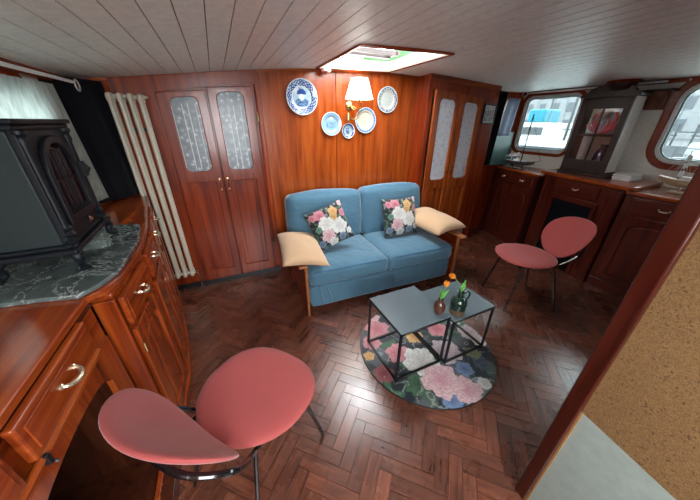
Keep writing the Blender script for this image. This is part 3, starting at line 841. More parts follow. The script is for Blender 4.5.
# ------------------------------------------------------------------ sofa
sf = thing('sofa', 'blue denim two-seat sofa with wooden arms against the panelled wall', 'sofa', (1.213, 1.71, 0), R(-2.6))
def pad(name, x0, x1, y0, y1, z0, z1, r, mat, parent, puff=.02, nd=8, tilt=0, piv=None, wr=.006, seed=0):
    """upholstered block: rounded box, crowned, slightly wrinkled"""
    bm = BM(); bmesh.ops.create_cube(bm, size=2); bmesh.ops.subdivide_edges(bm, edges=bm.edges[:], cuts=nd * 2 + 1, use_grid_fill=True)
    cx, cy, cz0 = (x0 + x1) / 2, (y0 + y1) / 2, (z0 + z1) / 2; hx, hy, hz_ = (x1 - x0) / 2, (y1 - y0) / 2, (z1 - z0) / 2
    for v in bm.verts:
        p = v.co.copy()
        q = Vector((p.x * hx, p.y * hy, p.z * hz_))
        c = Vector((max(-hx + r, min(hx - r, q.x)), max(-hy + r, min(hy - r, q.y)), max(-hz_ + r, min(hz_ - r, q.z))))
        d = q - c
        if d.length > 1e-9: q = c + d.normalized() * r
        ux, uy, uz = p.x, p.y, p.z
        q.z += math.copysign(1, uz) * puff * (1 - ux * ux) * (1 - uy * uy) * abs(uz)
        q.y += math.copysign(1, uy) * puff * (1 - ux * ux) * (1 - uz * uz) * abs(uy) * .8
        q.x += math.copysign(1, ux) * puff * (1 - uy * uy) * (1 - uz * uz) * abs(ux) * .5
        nn = noise.noise(Vector((q.x * 6 + seed, q.y * 6, q.z * 9))) * wr
        q *= 1 + nn / max(.05, q.length)
        v.co = q
    m = Matrix.Translation((cx, cy, cz0))
    if tilt:
        pv = Vector(piv or (cx, cy, z0)); m = Matrix.Translation(pv) @ Matrix.Rotation(tilt, 4, 'X') @ Matrix.Translation(-pv) @ m
    bm.transform(m)
    return mk(name, bm, mat, parent, smooth=True)
# local: x -0.74..0.74, y 0 (front) .. .84 back
pad('base', -.735, .735, .02, .80, .05, .27, .03, M_sofa, sf, .004)
pad('seat_cushion', -.735, -.004, .0, .66, .265, .425, .05, M_sofa, sf, .018, seed=1)
pad('seat_cushion', .004, .735, .0, .66, .265, .425, .05, M_sofa, sf, .018, seed=5)
pad('back_cushion', -.765, -.008, .56, .76, .40, .89, .055, M_sofa, sf, .03, tilt=R(-9), piv=(0, .6, .4), seed=9)
pad('back_cushion', .008, .735, .56, .76, .40, .90, .055, M_sofa, sf, .03, tilt=R(-9), piv=(0, .6, .4), seed=13)
pad('back_frame', -.735, .735, .74, .86, .10, .74, .04, M_sofa, sf, .0)
# skirt folds
for xx, dx in ((-.66, .03), (-.60, .05), (-.08, -.04), (.05, .05), (.60, -.05), (.67, -.02)):
    bm = BM(); tube(bm, spline([(xx, .026, .26), (xx + dx * .4, .019, .19), (xx + dx, .023, .08)], 5), .009, 8)
    mk('skirt_fold', bm, M_sofa, sf, smooth=True)
for a, b in ((-.728, -.012), (.012, .728)):
    for zz in (.408, .285):
        bm = BM(); tube(bm, [(a + .02, .006, zz), (b - .02, .006, zz)], .0045, 6); mk('piping', bm, M_sofapipe, sf, smooth=True)
for s in (-1, 1):
    bm = BM()
    xa = s * .768
    prism(bm, rrect(-.045, .70, .490, .515, .012), xa - .010 + min(0, s) * .05, xa + .010 + max(0, s) * .05, lambda u, v, w: (w, u, v))
    a = mk('armrest', bm, M_arm, sf, bevel=.008)
    bm = BM(); box(bm, xa - .010, xa + .010, -.015, .015, 0, .488); mk('arm_post', bm, M_arm, a, bevel=.005)
    bm = BM(); box(bm, xa - .02, xa + .02, .60, .645, 0, .488); mk('arm_post', bm, W['z'], a, bevel=.006)
    bm = BM(); box(bm, xa - .010, xa + .010, .015, .60, .02, .17); mk('arm_rail', bm, W['y'], a, bevel=.004)
    bm = BM(); box(bm, xa - .008, xa + .008, .02, .60, .17, .485); mk('arm_panel', bm, W['y'], a)

# cushions -------------------------------------------------------------------
def flower_field(flowers, bg):
    def col(u, v):
        c = mixc(bg, (.018, .027, .032), .35 + ns(u, v, 7, 3))
        g = ns(u, v, 10, 11)
        if g > .22: c = (.05, .13, .07)
        if ns(u, v, 13, 31) > .42: c = (.22, .27, .30)
        for (fx, fy, fr, ce, cd) in flowers:
            dx, dy = u - fx, v - fy; d = math.hypot(dx, dy); a = math.atan2(dy, dx)
            rim = fr * (1 + .10 * math.sin(5 * a + fx * 30) + .06 * math.sin(11 * a + fy * 20))
            if d < rim:
                t = d / rim
                k_ = int(t * 3.99); n_ = 4 + k_
                q = t * 4.2 + .38 * math.sin(n_ * a + k_ * 2.1 + fx * 40) + .25 * ns(u, v, 30, fy * 9)
                fr_ = q % 1.0
                base = mixc(cd, ce, min(1, t * 1.25 + .12))
                pet = .62 + .38 * fr_ ** .7
                if abs(math.sin(n_ * a / 2 + k_ + fx * 20)) < .12 and t > .3: pet *= .72
                pet *= 1 + .18 * ns(u, v, 45, 2)
                m_ = sum(base) / 3; c = tuple(min(.9, (x * .85 + m_ * .15) * pet * 1.12) for x in base)
        return c
    return col
BG = (.003, .004, .009)
PK = ((.62, .20, .26), (.45, .04, .09)); WH = ((.74, .74, .70), (.55, .50, .47)); OR = ((.70, .40, .12), (.6, .22, .05)); LP = ((.74, .46, .48), (.6, .22, .28))
CF = [(.14, .84, .09, *PK), (.33, .84, .14, *PK), (.68, .82, .12, *OR), (.64, .68, .10, *OR), (.92, .70, .10, *PK), (.95, .93, .07, *LP),
      (.40, .58, .19, *WH), (.70, .42, .20, *WH), (.34, .30, .17, *LP), (.42, .10, .12, *WH), (.16, .52, .08, (.10, .28, .20), (.03, .12, .08)), (.68, .14, .10, (.2, .28, .42), (.06, .1, .2)), (.90, .22, .08, *WH), (.12, .16, .09, (.18, .25, .38), (.05, .09, .17))]
M_floral = attr_mat('floral_print_cloth', .75, sheen=.2)
def pillow(name, label, size, T, loc, rot, mat, colf=None, sag=0, shape=(1, 1), bend=0, cat='cushion', group=None, zmin=None):
    n = 72 if colf else 30; bm = BM(); lay = bm.verts.layers.float_color.new('Col')
    def pos(u, v, s):
        a, b = 2 * u - 1, 2 * v - 1
        pin = 1 - .055 * ((1 - a * a) + (1 - b * b)) * .5
        h = T * ((1 - a ** 4) * (1 - b ** 4)) ** .6
        h *= 1 + .10 * ns(u, v, 4, s * 3 + size)
        x = a * size / 2 * (1 - .05 * (1 - b * b) * 1.0 * abs(a)) * shape[0]
        y = b * size / 2 * (1 - .05 * (1 - a * a) * abs(b)) * shape[1]
        return Vector((x, y, s * h * .5 + bend * (-(a * a)) ))
    grids = []
    for s in (1, -1):
        G = {}
        for i in range(n + 1):
            for j in range(n + 1):
                if s < 0 and (i in (0, n) or j in (0, n)): G[i, j] = grids[0][i, j]; continue
                u, v = i / n, j / n; w = bm.verts.new(pos(u, v, s)); w[lay] = (*(colf(u, v) if colf else (1, 1, 1)), 1); G[i, j] = w
        grids.append(G)
        for i in range(n):
            for j in range(n):
                q = [G[i, j], G[i + 1, j], G[i + 1, j + 1], G[i, j + 1]]
                if s < 0: q.reverse()
                try: bm.faces.new(q)
                except ValueError: pass
    o = mk(name, bm, mat, smooth=False); o.data.polygons.foreach_set('use_smooth', [True] * len(o.data.polygons))
    o.location = loc; o.rotation_euler = rot
    tag(o, label, cat, group); return o
# local x right, local y up of the print, local z outwards
def basis_rot(xa, ya):
    xa = Vector(xa).normalized(); za = xa.cross(Vector(ya)).normalized(); ya = za.cross(xa)
    return Matrix((xa, ya, za)).transposed().to_euler()
pillow('floral_cushion', 'dark floral cushion leaning upright on the right seat of the sofa', .385, .12, (1.555, 2.10, .635), basis_rot((1, -.08, 0), (0, .36, 1)), M_floral, flower_field(CF, BG), group='dark floral cushions on the sofa')
pillow('floral_cushion', 'dark floral cushion tipped on one corner on the left seat of the sofa', .365, .12, (.785, 2.09, .655), basis_rot((1, .02, .30), (-.30, .42, 1)), M_floral, flower_field(CF, BG), group='dark floral cushions on the sofa')
pillow('plain_cushion', 'pale peach cushion lying over the left armrest of the sofa', .52, .11, (.475, 1.95, .565), basis_rot((1, -.12, -.16), (.05, 1, .03)), M_tan, shape=(.68, 1.16), bend=.02, group='peach cushions on the armrests')
pillow('plain_cushion', 'pale peach cushion lying over the right armrest of the sofa', .52, .14, (1.895, 1.985, .60), basis_rot((1, .10, .02), (-.25, 1, .05)), M_tan, shape=(.78, 1.08), bend=.03, group='peach cushions on the armrests')

# socket
so = thing('socket_box', 'grey two-hole round socket on the cupboard front beside the sofa arm', 'socket', (2.86, CY, .135))
bm = BM(); lathe(bm, [(.05, 0), (.05, .02), (.043, .028)], (0, 0, 0), 22, 'y'); mk('cover', bm, plain('grey_plastic', (.35, .34, .32), .5), so, smooth=True)
bm = BM()
for s in (-1, 1): lathe(bm, [(.008, .0285), (.008, .030)], (s * .014, 0, 0), 10, 'y')
mk('plug_hole', bm, M_black, so)

# ------------------------------------------------------------------ rug
RCX, RCY, RR = 1.125, 1.055, .478
RF = [(.30, .56, .10, *PK), (.14, .73, .13, *PK), (.52, .50, .125, *WH), (.39, .63, .08, *OR), (.62, .63, .10, *LP), (.50, .74, .09, *PK), (.625, .26, .12, *LP), (.83, .17, .0, *LP),
      (.82, .30, .09, *LP), (.38, .36, .08, (.03, .16, .10), (.01, .06, .04)), (.72, .44, .065, (.10, .20, .42), (.03, .08, .2)), (.60, .10, .08, (.08, .20, .40), (.03, .08, .2)), (.85, .50, .05, (.22, .28, .16), (.1, .15, .08)),
      (.86, .66, .10, (.60, .52, .54), (.35, .25, .28)), (.15, .52, .06, *OR), (.22, .40, .075, (.32, .07, .09), (.15, .02, .03)), (.92, .45, .05, *WH), (.75, .80, .09, *PK), (.36, .88, .09, *WH), (.08, .56, .045, *WH)]
# design drawn in image-like axes: u along rug-right as seen from the camera, v away
LV = ((.62, .50, .53), (.50, .28, .33)); BL = ((.16, .26, .46), (.04, .09, .22)); GR = ((.07, .15, .08), (.02, .07, .04)); OL = ((.24, .26, .13), (.1, .13, .05)); DR = ((.30, .08, .09), (.18, .02, .03)); DB = ((.07, .11, .17), (.03, .05, .09))
PK2 = ((.66, .24, .27), (.52, .07, .12))
RF = [(.441,.731,.07,*GR),(.805,.483,.065,*GR),(.235,.129,.05,*GR),(.771,.202,.06,*DB),(.245,.251,.085,*GR),(.79,.291,.055,*OL),(.487,.617,.07,*OR),(.075,.419,.07,*DR),(.617,.212,.06,*BL),(.363,.07,.065,*BL),(.65,.072,.045,*WH),(.935,.366,.06,*WH),
      (.058,.594,.04,*OR),(.27,.529,.087,*PK2),(.613,.389,.112,*LV),(.377,.4,.122,*WH),(.506,.085,.098,*LP),(.403,.213,.13,*LP),(.719,.605,.088,*PK2),(.257,.816,.1,*PK2),(.931,.467,.08,*LV),(.303,.95,.05,*LP),(.62,.82,.10,*PK2),(.50,.90,.07,*WH),(.82,.74,.08,*LV),(.93,.62,.05,*WH),(.14,.70,.07,*PK2)]
RBG = (.028, .033, .042)
fc = flower_field(RF, RBG)
ang = R(-20)
def rugcol(x, y):   # x, y in -1..1
    c = fc(.5 + .5 * x, .5 + .5 * y)
    g = ns(x, y, 3.2, 40)
    if sum(c) < .35 and g > .12: c = mixc(c, (.11, .125, .14), min(.8, (g - .12) * 3.5))
    if sum(c) < .4 and abs(ns(x, y, 4.5, 60)) < .018: c = (.30, .32, .30)
    return c
bm = BM(); lay = bm.verts.layers.float_color.new('Col'); nr, na = 120, 340; rows = []
ctr = bm.verts.new((0, 0, .009)); ctr[lay] = (*rugcol(0, 0), 1)
for i in range(1, nr + 1):
    rr_ = i / nr; row = []
    for k in range(na):
        a = 2 * PI * k / na; w = bm.verts.new((RR * rr_ * math.cos(a), RR * rr_ * math.sin(a), .009)); w[lay] = (*(rugcol(rr_ * math.cos(a), rr_ * math.sin(a)) if i < nr - 0 else (.015, .015, .02)), 1); row.append(w)
    rows.append(row)
row = []
for k in range(na):
    a = 2 * PI * k / na; w = bm.verts.new((RR * 1.003 * math.cos(a), RR * 1.003 * math.sin(a), .0006)); w[lay] = (.012, .012, .015, 1); row.append(w)
rows.append(row)
for k in range(na): bm.faces.new((ctr, rows[0][k], rows[0][(k + 1) % na]))
for a, b in zip(rows, rows[1:]):
    for k in range(na): bm.faces.new((a[k], a[(k + 1) % na], b[(k + 1) % na], b[k]))
M_rug = attr_mat('floral_rug_pile', .55)
o = mk('round_rug', bm, M_rug, smooth=False, loc=(RCX, RCY, 0)); tag(o, 'round dark rug printed with large pink and white flowers under the side tables', 'rug')

# ------------------------------------------------------------------ tables
def side_table(x0, x1, y0, y1, h, label):
    t_ = thing('side_table', label, 'table', ((x0 + x1) / 2, (y0 + y1) / 2, .0095), 0, 'square metal side tables on the rug')
    w, d = (x1 - x0) / 2, (y1 - y0) / 2; h -= .0095; s = .0065
    mk('table_top', boxb(-w, w, -d, d, h - .008, h), M_grey_top, t_, bevel=.002)
    for a in (-1, 1):
        for b in (-1, 1):
            mk('leg', boxb(a * w - (s * 2 if a > 0 else 0), a * w + (0 if a > 0 else s * 2), b * d - (s * 2 if b > 0 else 0), b * d + (0 if b > 0 else s * 2), 0, h - .008), M_black, t_)
    for nm, zz in (('lower_frame', 0.0), ('upper_frame', h - .0215)):
        mk(nm, xf(plate([[(-w, -d), (w, -d), (w, d), (-w, d)], [(-w + 2 * s, -d + 2 * s), (w - 2 * s, -d + 2 * s), (w - 2 * s, d - 2 * s), (-w + 2 * s, d - 2 * s)]], 2 * s), lambda a, b, c: (a, b, c + zz)), M_black, t_)
    return t_
side_table(.755, 1.135, .893, 1.270, .412, 'grey topped black wire side table, the left and taller one')
side_table(1.142, 1.515, .868, 1.215, .385, 'grey topped black wire side table carrying the green jug, the right one')

# vases & tulips
v1 = thing('bud_vase', 'small brown round pottery vase holding an orange tulip on the tables', 'vase', (1.084, .955, .4125))
bm = BM(); lathe(bm, [(.020, 0), (.030, .006), (.037, .03), (.037, .055), (.030, .078), (.016, .090), (.015, .102), (.018, .108), (.014, .107), (.011, .095), (.010, .09)], n=28)
mk('body', bm, plain('brown_glaze', (.085, .030, .018), .22, coat=.5), v1, smooth=True)
v2 = thing('pottery_jug', 'dark green glazed pottery jug with loop handle and brown foot on right table', 'jug', (1.215, .925, .3855))
bm = BM(); lathe(bm, [(.046, .030), (.050, .045), (.052, .08), (.050, .10), (.040, .118), (.022, .130), (.018, .150), (.021, .165), (.022, .172), (.015, .170), (.013, .15), (.012, .14)], n=32)
mk('body', bm, plain('dark_green_glaze', (.010, .035, .025), .12, coat=.8), v2, smooth=True)
bm = BM(); lathe(bm, [(.044, 0), (.046, .004), (.048, .03), (.0505, .046), (.04, .048)], n=32); mk('foot', bm, plain('raw_stoneware', (.13, .085, .05), .6), v2, smooth=True)
bm = BM(); tube(bm, spline([(.020, -.004, .150), (.042, -.01, .165), (.062, -.016, .145), (.058, -.014, .115), (.044, -.01, .10)], 6), .006, 10); mk('handle', bm, plain('green_glaze_handle', (.010, .035, .025), .12, coat=.8), v2, smooth=True)
M_petal = plain('orange_petal', (.80, .27, .02), .5); M_leaf = plain('fresh_green_leaf', (.10, .36, .05), .5); M_stem = plain('tulip_stem', (.10, .22, .05), .6)
def tulip(base, head, lean, label, leaves):
    t_ = thing('tulip', label, 'flower', base, 0, 'orange tulips in the two vases')
    h = Vector(head) - Vector(base)
    bm = BM(); tube(bm, spline([(0, 0, -.04), (0, 0, .0), (h.x * .4, h.y * .4, h.z * .6), h], 6), .0028, 8); mk('stem', bm, M_stem, t_, smooth=True)
    bm = BM(); ax = Vector(lean).normalized(); e1 = ax.cross(Vector((0, 1, .2))).normalized(); e2 = ax.cross(e1)
    for k in range(6):
        a = 2 * PI * k / 6; rad = .0155 if k % 2 else .0135; n1, n2 = 6, 8; rows = []
        for i in range(n2 + 1):
            t = i / n2; z_ = t * .042; r_ = rad * math.sin(PI * (.12 + .66 * t)) ** .8 * 1.15
            wd = .62 * math.sin(PI * min(1, .15 + .85 * t)) + .02
            rows.append([bm.verts.new(h + ax * z_ + (e1 * math.cos(a + wd * (j / n1 * 2 - 1)) + e2 * math.sin(a + wd * (j / n1 * 2 - 1))) * r_) for j in range(n1 + 1)])
        for p, q in zip(rows, rows[1:]):
            for j in range(n1): bm.faces.new((p[j], p[j + 1], q[j + 1], q[j]))
    fl = mk('flower_head', bm, M_petal, t_, smooth=True); s_ = fl.modifiers.new('s', 'SOLIDIFY'); s_.thickness = .0015
    for d in leaves:
        bm = BM(); d = Vector(d); side = d.cross(Vector((0, 0, 1))).normalized(); rows = []
        for i in range(9):
            t = i / 8; c = Vector((d.x * t ** 1.5, d.y * t ** 1.5, d.z * t)); w = .010 * math.sin(PI * (.1 + .9 * t)) + .001
            rows.append([bm.verts.new(c - side * w), bm.verts.new(c + Vector((0, 0, -.003))), bm.verts.new(c + side * w)])
        for p, q in zip(rows, rows[1:]):
            for j in range(2): bm.faces.new((p[j], p[j + 1], q[j + 1], q[j]))
        lf = mk('leaf', bm, M_leaf, t_, smooth=True); s_ = lf.modifiers.new('s', 'SOLIDIFY'); s_.thickness = .001
tulip((1.084, .955, .52), (1.122, .970, .588), (.3, .1, 1), 'orange tulip with upright leaves in the small brown vase', [(-.02, -.01, .075), (.06, .0, .05), (.02, .03, .05)])
tulip((1.213, .925, .555), (1.190, .975, .635), (-.7, .2, .55), 'orange tulip drooping over the neck of the green jug', [(.06, .03, .055), (.03, .0, .04)])

# ------------------------------------------------------------------ chairs
def shield(a, w, h):
    """rounded triangle-ish outline radius at angle a (0=+x, 90=+y wide end up)"""
    k = 1 + .045 * math.cos(3 * (a - PI / 2)) * -1 - .05 * math.sin(a) * 0
    return k
def chair_pad(name, w, h, T, f, mat, parent, tp=.17):
    """w across (x), h along y (wide end at +y); f maps (x,y,z)->final"""
    nr, na = 14, 56; bm = BM()
    def outline(a):
        c, s = math.cos(a), math.sin(a)
        n_ = 2.35
        r_ = 1 / ((abs(c) ** n_ + abs(s) ** n_) ** (1 / n_))
        y = s * r_; x = c * r_ * (1 + tp * y - .10 * y * y * (1 if y < 0 else .3))
        return x * w / 2, y * h / 2
    top = [bm.verts.new(f(0, 0, T / 2))]; bot = [bm.verts.new(f(0, 0, -T / 2))]; tr, br = [], []
    for i in range(1, nr + 1):
        t = math.sin(PI / 2 * i / nr); hh = T / 2 * (1 - t ** 6) ** .5
        tr.append([]); br.append([])
        for k in range(na):
            x_, y_ = outline(2 * PI * k / na)
            tr[-1].append(bm.verts.new(f(x_ * t, y_ * t, hh)))
            br[-1].append(tr[-1][-1] if i == nr else bm.verts.new(f(x_ * t, y_ * t, -hh * .8)))
    for R_, c, rev in ((tr, top[0], 0), (br, bot[0], 1)):
        for k in range(na): bm.faces.new((c, R_[0][k], R_[0][(k + 1) % na]))
        for p, q in zip(R_, R_[1:]):
            for k in range(na): bm.faces.new((p[k], p[(k + 1) % na], q[(k + 1) % na], q[k]))
    return mk(name, bm, mat, parent, smooth=True)
def make_chair(label, loc, rz):
    """faces +y locally; seat centre above origin"""
    t_ = thing('lounge_chair', label, 'chair', loc, rz, 'coral red shell chairs with black legs')
    def seatf(x, y, z): return (x, y, .455 + z + .16 * (x * x) * 1.1 + .06 * max(0, -y) - .25 * max(0, y - .1) ** 2)
    s_ = chair_pad('seat', .475, .45, .042, seatf, M_red, t_, .06)
    c, s = math.cos(R(32)), math.sin(R(32))
    def backf(x, y, z):
        yy = -.320 - y * s + z * c * 1 + 1.25 * x * x; zz = .63 + y * c + z * s
        return (x, yy, zz)
    b_ = chair_pad('backrest', .43, .385, .036, backf, M_red, t_)
    # shell support under back
    bm = BM()
    for q in (-1, 1):
        tube(bm, [(q * .15, .14, .427), (q * .15, -.20, .425)], .009, 10)
    tube(bm, spline([(-.15, -.16, .425), (-.19, -.22, .50), (-.205, -.28, .575), (-.13, -.355, .63), (0, -.375, .64), (.13, -.355, .63), (.205, -.28, .575), (.19, -.22, .50), (.15, -.16, .425)], 6), .010, 10)
    mk('frame', bm, M_blackgloss, t_, smooth=True)
    for q in (-1, 1):
        bm = BM(); tube(bm, [(q * .15, .10, .427), (q * .20, .185, .006)], .009, 10); mk('leg', bm, M_blackgloss, t_, smooth=True)
        bm = BM(); tube(bm, [(q * .15, -.16, .427), (q * .20, -.27, .006)], .009, 10); mk('leg', bm, M_blackgloss, t_, smooth=True)
    return t_
make_chair('coral red padded chair in the foreground beside the left sideboard', (-.04, .84, 0), R(-53))
make_chair('coral red padded chair standing before the dark fireplace on the right', (2.28, 1.19, 0), R(66))

# ------------------------------------------------------------------ RIGHT SIDE
def cab_on(p0, p1, label, name='base_cabinet'):
    return frame_on(p0, p1, name, label, 'cabinet')
def right_cab(t_, ln, depth, top, drawers, doors, ws, depth2=None):
    bm = BM()
    dd2 = depth if depth2 is None else depth2
    prism(bm, [(0, 0), (ln, 0), (ln, dd2), (0, depth)], .09, top, XY); mk('body', bm, ws['z'], t_, bevel=.003)
    bm = BM(); prism(bm, [(0, .0), (ln, .0), (ln, dd2), (0, depth)], 0, .09, XY); mk('plinth', bm, ws['x'], t_, bevel=.006)
    bm = BM(); box(bm, 0, ln, -.012, .0, top - .03, top - .002); mk('cornice', bm, ws['x'], t_, bevel=.005)
    for d in drawers: drawer(t_, *d, ws)
    for d in doors: door(t_, *d, ws, .06)
RD = {a: wood('dim_mahogany_' + a, a, (.035, .005, .003), (.085, .012, .006), (.125, .022, .009), rough=.28) for a in 'xyz'}  # mahogany darkened, the low light on this side is in the colour
# right-hand unit: face at x=3.27 looking -x. local x must run -y: from y=1.06 to y=-.2
a, ln = cab_on((3.275, 1.055), (3.275, -.2), 'right-hand base cabinet with one wide drawer beside the bulkhead', )
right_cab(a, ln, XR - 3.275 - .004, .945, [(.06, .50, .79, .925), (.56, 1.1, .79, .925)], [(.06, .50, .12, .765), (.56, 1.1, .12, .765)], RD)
wt = mk('worktop', plate([[(3.245, 1.058), (3.245, -.2), (XR - .004, -.2), (XR - .004, 1.058)]], .026, .006), ORG['y'], smooth=True, loc=(0, 0, .946))
tag(wt, 'orange varnished worktop under the right-hand window with a model ship', 'worktop')
# left unit (towards the corner)
pL0, pL1 = (3.60, 2.675), (3.350, 1.905)
a, ln = cab_on(pL0, pL1, 'base cabinet in the far right corner with two small drawers and doors')
bm = BM()
def toL(p, p0, p1):
    d = (Vector(p1) - Vector(p0)).normalized(); v = Vector(p) - Vector(p0); return (v.x * d.x + v.y * d.y, -(v.x * d.y - v.y * d.x) * -1)
d = (Vector(pL1) - Vector(pL0)).normalized(); nrm = Vector((-d.y, d.x))
def loc2(p, p0, d, nrm): v = Vector(p) - Vector(p0); return (v.dot(d), v.dot(nrm))
poly = [(0, 0), (ln, 0), loc2((XR - .004, pL1[1]), pL0, d, nrm), loc2((XR - .004, 2.675), pL0, d, nrm)]
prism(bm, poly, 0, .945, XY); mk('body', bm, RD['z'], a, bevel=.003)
drawer(a, .14, .40, .80, .925, RD, handle_w=.026); drawer(a, .44, .80, .80, .925, RD, handle_w=.03)
door(a, .14, .40, .10, .775, RD, .05); door(a, .44, .80, .10, .775, RD, .06)
bm = BM(); box(bm, .0, ln, -.012, .0, .0, .08); mk('plinth', bm, RD['x'], a, bevel=.004)
wt = mk('worktop', plate([[(3.572, 2.675), (3.315, 1.87), (XR - .004, 1.87), (XR - .004, 2.675)]], .026, .006), ORG['y'], smooth=True, loc=(0, 0, .946))
tag(wt, 'orange varnished worktop in the far right corner under the first window', 'worktop')
# middle unit with the fireplace recess
pM0, pM1 = (3.43, 1.86), (3.235, 1.065)
a, ln = cab_on(pM0, pM1, 'middle cabinet with a drawer above a dark fireplace recess', 'fireplace_cabinet')
d = (Vector(pM1) - Vector(pM0)).normalized(); nrm = Vector((-d.y, d.x))
bL = loc2((XR - .004, pM0[1] - .01), pM0, d, nrm); bR = loc2((XR - .004, pM1[1]), pM0, d, nrm)
bm = BM()
prism(bm, [(0, 0), (.17, 0), (.17 + .06, .33), (0.06, .33)], 0, .975, XY)
prism(bm, [(ln - .17, 0), (ln, 0), (ln - .08, .3), (ln - .17, .3)], 0, .975, XY)
prism(bm, [(.17, 0), (ln - .17, 0), (ln - .17, .3), (.17, .3)], .80, .975, XY)
prism(bm, [(.17, .28), (ln - .17, .28), (ln - .17, .33), (.17, .33)], 0, .82, XY)
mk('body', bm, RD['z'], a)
mk('recess_lining', boxb(.172, ln - .172, .012, .278, .002, .755), plain('recess_black', (.003, .004, .006), .8, spec=.1), a)  # solid near-black block filling the recess
bm = plate([[(.15, .0), (ln - .15, .0), (ln - .15, .80), (.15, .80)], [(.185, .0), (ln - .185, .0), (ln - .185, .755), (.185, .755)]], .02, .003)
mk('recess_frame', front(bm, 0), RD['z'], a, smooth=True)
drawer(a, .19, ln - .19, .825, .955, RD, handle_w=.026)
for x0_, x1_ in ((.01, .13), (ln - .13, ln - .01)):
    bm = plate([[(x0_, .05), (x1_, .05), (x1_, .95), (x0_, .95)], [(x0_ + .03, .1), (x1_ - .03, .1), (x1_ - .03, .9), (x0_ + .03, .9)]], .012, .003)
    mk('pilaster', front(bm, 0), RD['z'], a, smooth=True)
wt = mk('worktop', plate([[(3.455, 1.945), (3.195, 1.03), (3.30, 1.0), (XR - .004, 1.02), (XR - .004, 1.945)]], .034, .008), ORG['y'], smooth=True, loc=(0, 0, .976))
tag(wt, 'raised wooden worktop over the fireplace recess carrying the dark display cabinet', 'worktop')

# display cabinet (hutch)
hx, hz0 = 3.53, 1.0105
hu = thing('display_cabinet', 'dark wooden display cabinet with four panes and an arched crest under the ceiling', 'cabinet', (hx, 1.785, hz0), R(-90))
# local x runs -y world (from 1.80 down), face -y local = -x world
HW, HH = .41, .748
bm = BM(); box(bm, -.0, .02, .0, .19, .03, HH); box(bm, HW - .02, HW - .003, 0, .19, .03, HH); box(bm, 0, HW, 0, .19, HH - .02, HH)
box(bm, -.022, HW + .022, -.025, .20, .0, .03); box(bm, -.01, HW + .01, -.012, .195, .03, .05)
box(bm, .02, HW - .02, .02, .17, .395, .405)
mk('body', bm, DARKW, hu, bevel=.004)
mk('side_panel', boxb(HW - .003, HW + .001, .004, .188, .05, HH - .015), M_wallwhite, hu)['label'] = 'pale side panel'
xm = HW / 2
dr = mk('door', front(plate([[(0, .05), (HW, .05), (HW, HH - .02), (0, HH - .02)], rrect(.055, xm - .005, .155, .385, .002, 1), rrect(xm + .005, HW - .055, .155, .385, .002, 1), rrect(.055, xm - .005, .40, .635, .002, 1), rrect(xm + .005, HW - .055, .40, .635, .002, 1)], .022, .003), 0), DARKW, hu, smooth=True)
for i_, (x0_, x1_) in enumerate(((.053, xm - .006), (xm + .006, HW - .053))):
    for z0_, z1_ in ((.153, .387), (.398, .637)):
        mk('glass_pane', boxb(x0_, x1_, -.012, -.009, z0_, z1_), M_glass, dr)
mk('glass_back', boxb(.02, HW - .02, .183, .187, .05, HH - .02), M_glass, hu)
bm = BM()
cr = [(-.02, HH), (HW + .02, HH), (HW + .02, HH + .02), (HW - .02, HH + .03)] + [(HW / 2 + (.19) * math.cos(PI * k / 16), HH + .03 + .075 * math.sin(PI * k / 16) ** 1.3) for k in range(17)] + [(.02, HH + .03), (-.02, HH + .02)]
prism(bm, cr, -.02, .03, XZ); box(bm, -.03, HW + .03, -.03, .195, HH - .012, HH + .012)
mk('crest', bm, DARKW, hu, bevel=.005)
# coral-like red plant in the cabinet
co_ = thing('red_coral', 'branching red and pink coral ornament behind the upper panes of the display cabinet', 'ornament', (hx + .09, 1.58, hz0 + .406))
bm = BM()
for k, (dx, dy, h_) in enumerate(((-.02, .09, .19), (.0, .05, .22), (.01, -.02, .15), (-.01, -.08, .20), (.0, -.12, .16), (.0, .12, .11))):
    tube(bm, spline([(0, 0, .005), (dx * .3, dy * .6, h_ * .3), (dx, dy * 1.1, h_ * .7), (dx, dy * .9, h_)], 5), [.026 - .0010 * i for i in range(16)], 10)
mk('branch', bm, plain('coral_red', (.75, .07, .09), .4), co_, smooth=True)
vz = thing('blue_vase', 'dark blue vase behind the lower right pane of the display cabinet', 'vase', (hx + .09, 1.50, hz0 + .0305 + .0))
bm = BM(); lathe(bm, [(.03, 0), (.05, .03), (.065, .12), (.055, .20), (.03, .25), (.035, .28), (.03, .28)], n=24); mk('body', bm, plain('deep_blue_glass', (.03, .03, .08), .15, coat=.5), vz, smooth=True)
bm = BM(); lathe(bm, [(.02, 0), (.03, .02), (.04, .05), (.03, .09), (.012, .11), (.012, .13), (.02, .14)], n=20)
gl_ = mk('small_jar', bm, plain('pale_glass_jar', (.5, .52, .5), .1), smooth=True, loc=(hx + .09, 1.68, hz0 + .031)); tag(gl_, 'small pale jar behind the lower left pane of the display cabinet', 'jar')
# magazines beside it
for k in range(6):
    w_ = .10 + .006 * (k % 3)
    o = mk('magazine', boxb(-.11, .11, -w_ / 2 - .02, w_ / 2 + .02, 0, .0095), M_paper if k % 2 else M_white, bevel=.001, loc=(3.66 + .004 * (k % 2), 1.235 + .004 * k % .01, 1.0105 + k * .0098), rz=R(3 * (k % 3) - 3))
    tag(o, 'pale magazine in the low pile beside the display cabinet, %s' % ('bottom one', 'second from the bottom', 'third from the bottom', 'third from the top', 'second from the top', 'topmost')[k], 'magazine', 'magazines piled beside the display cabinet')
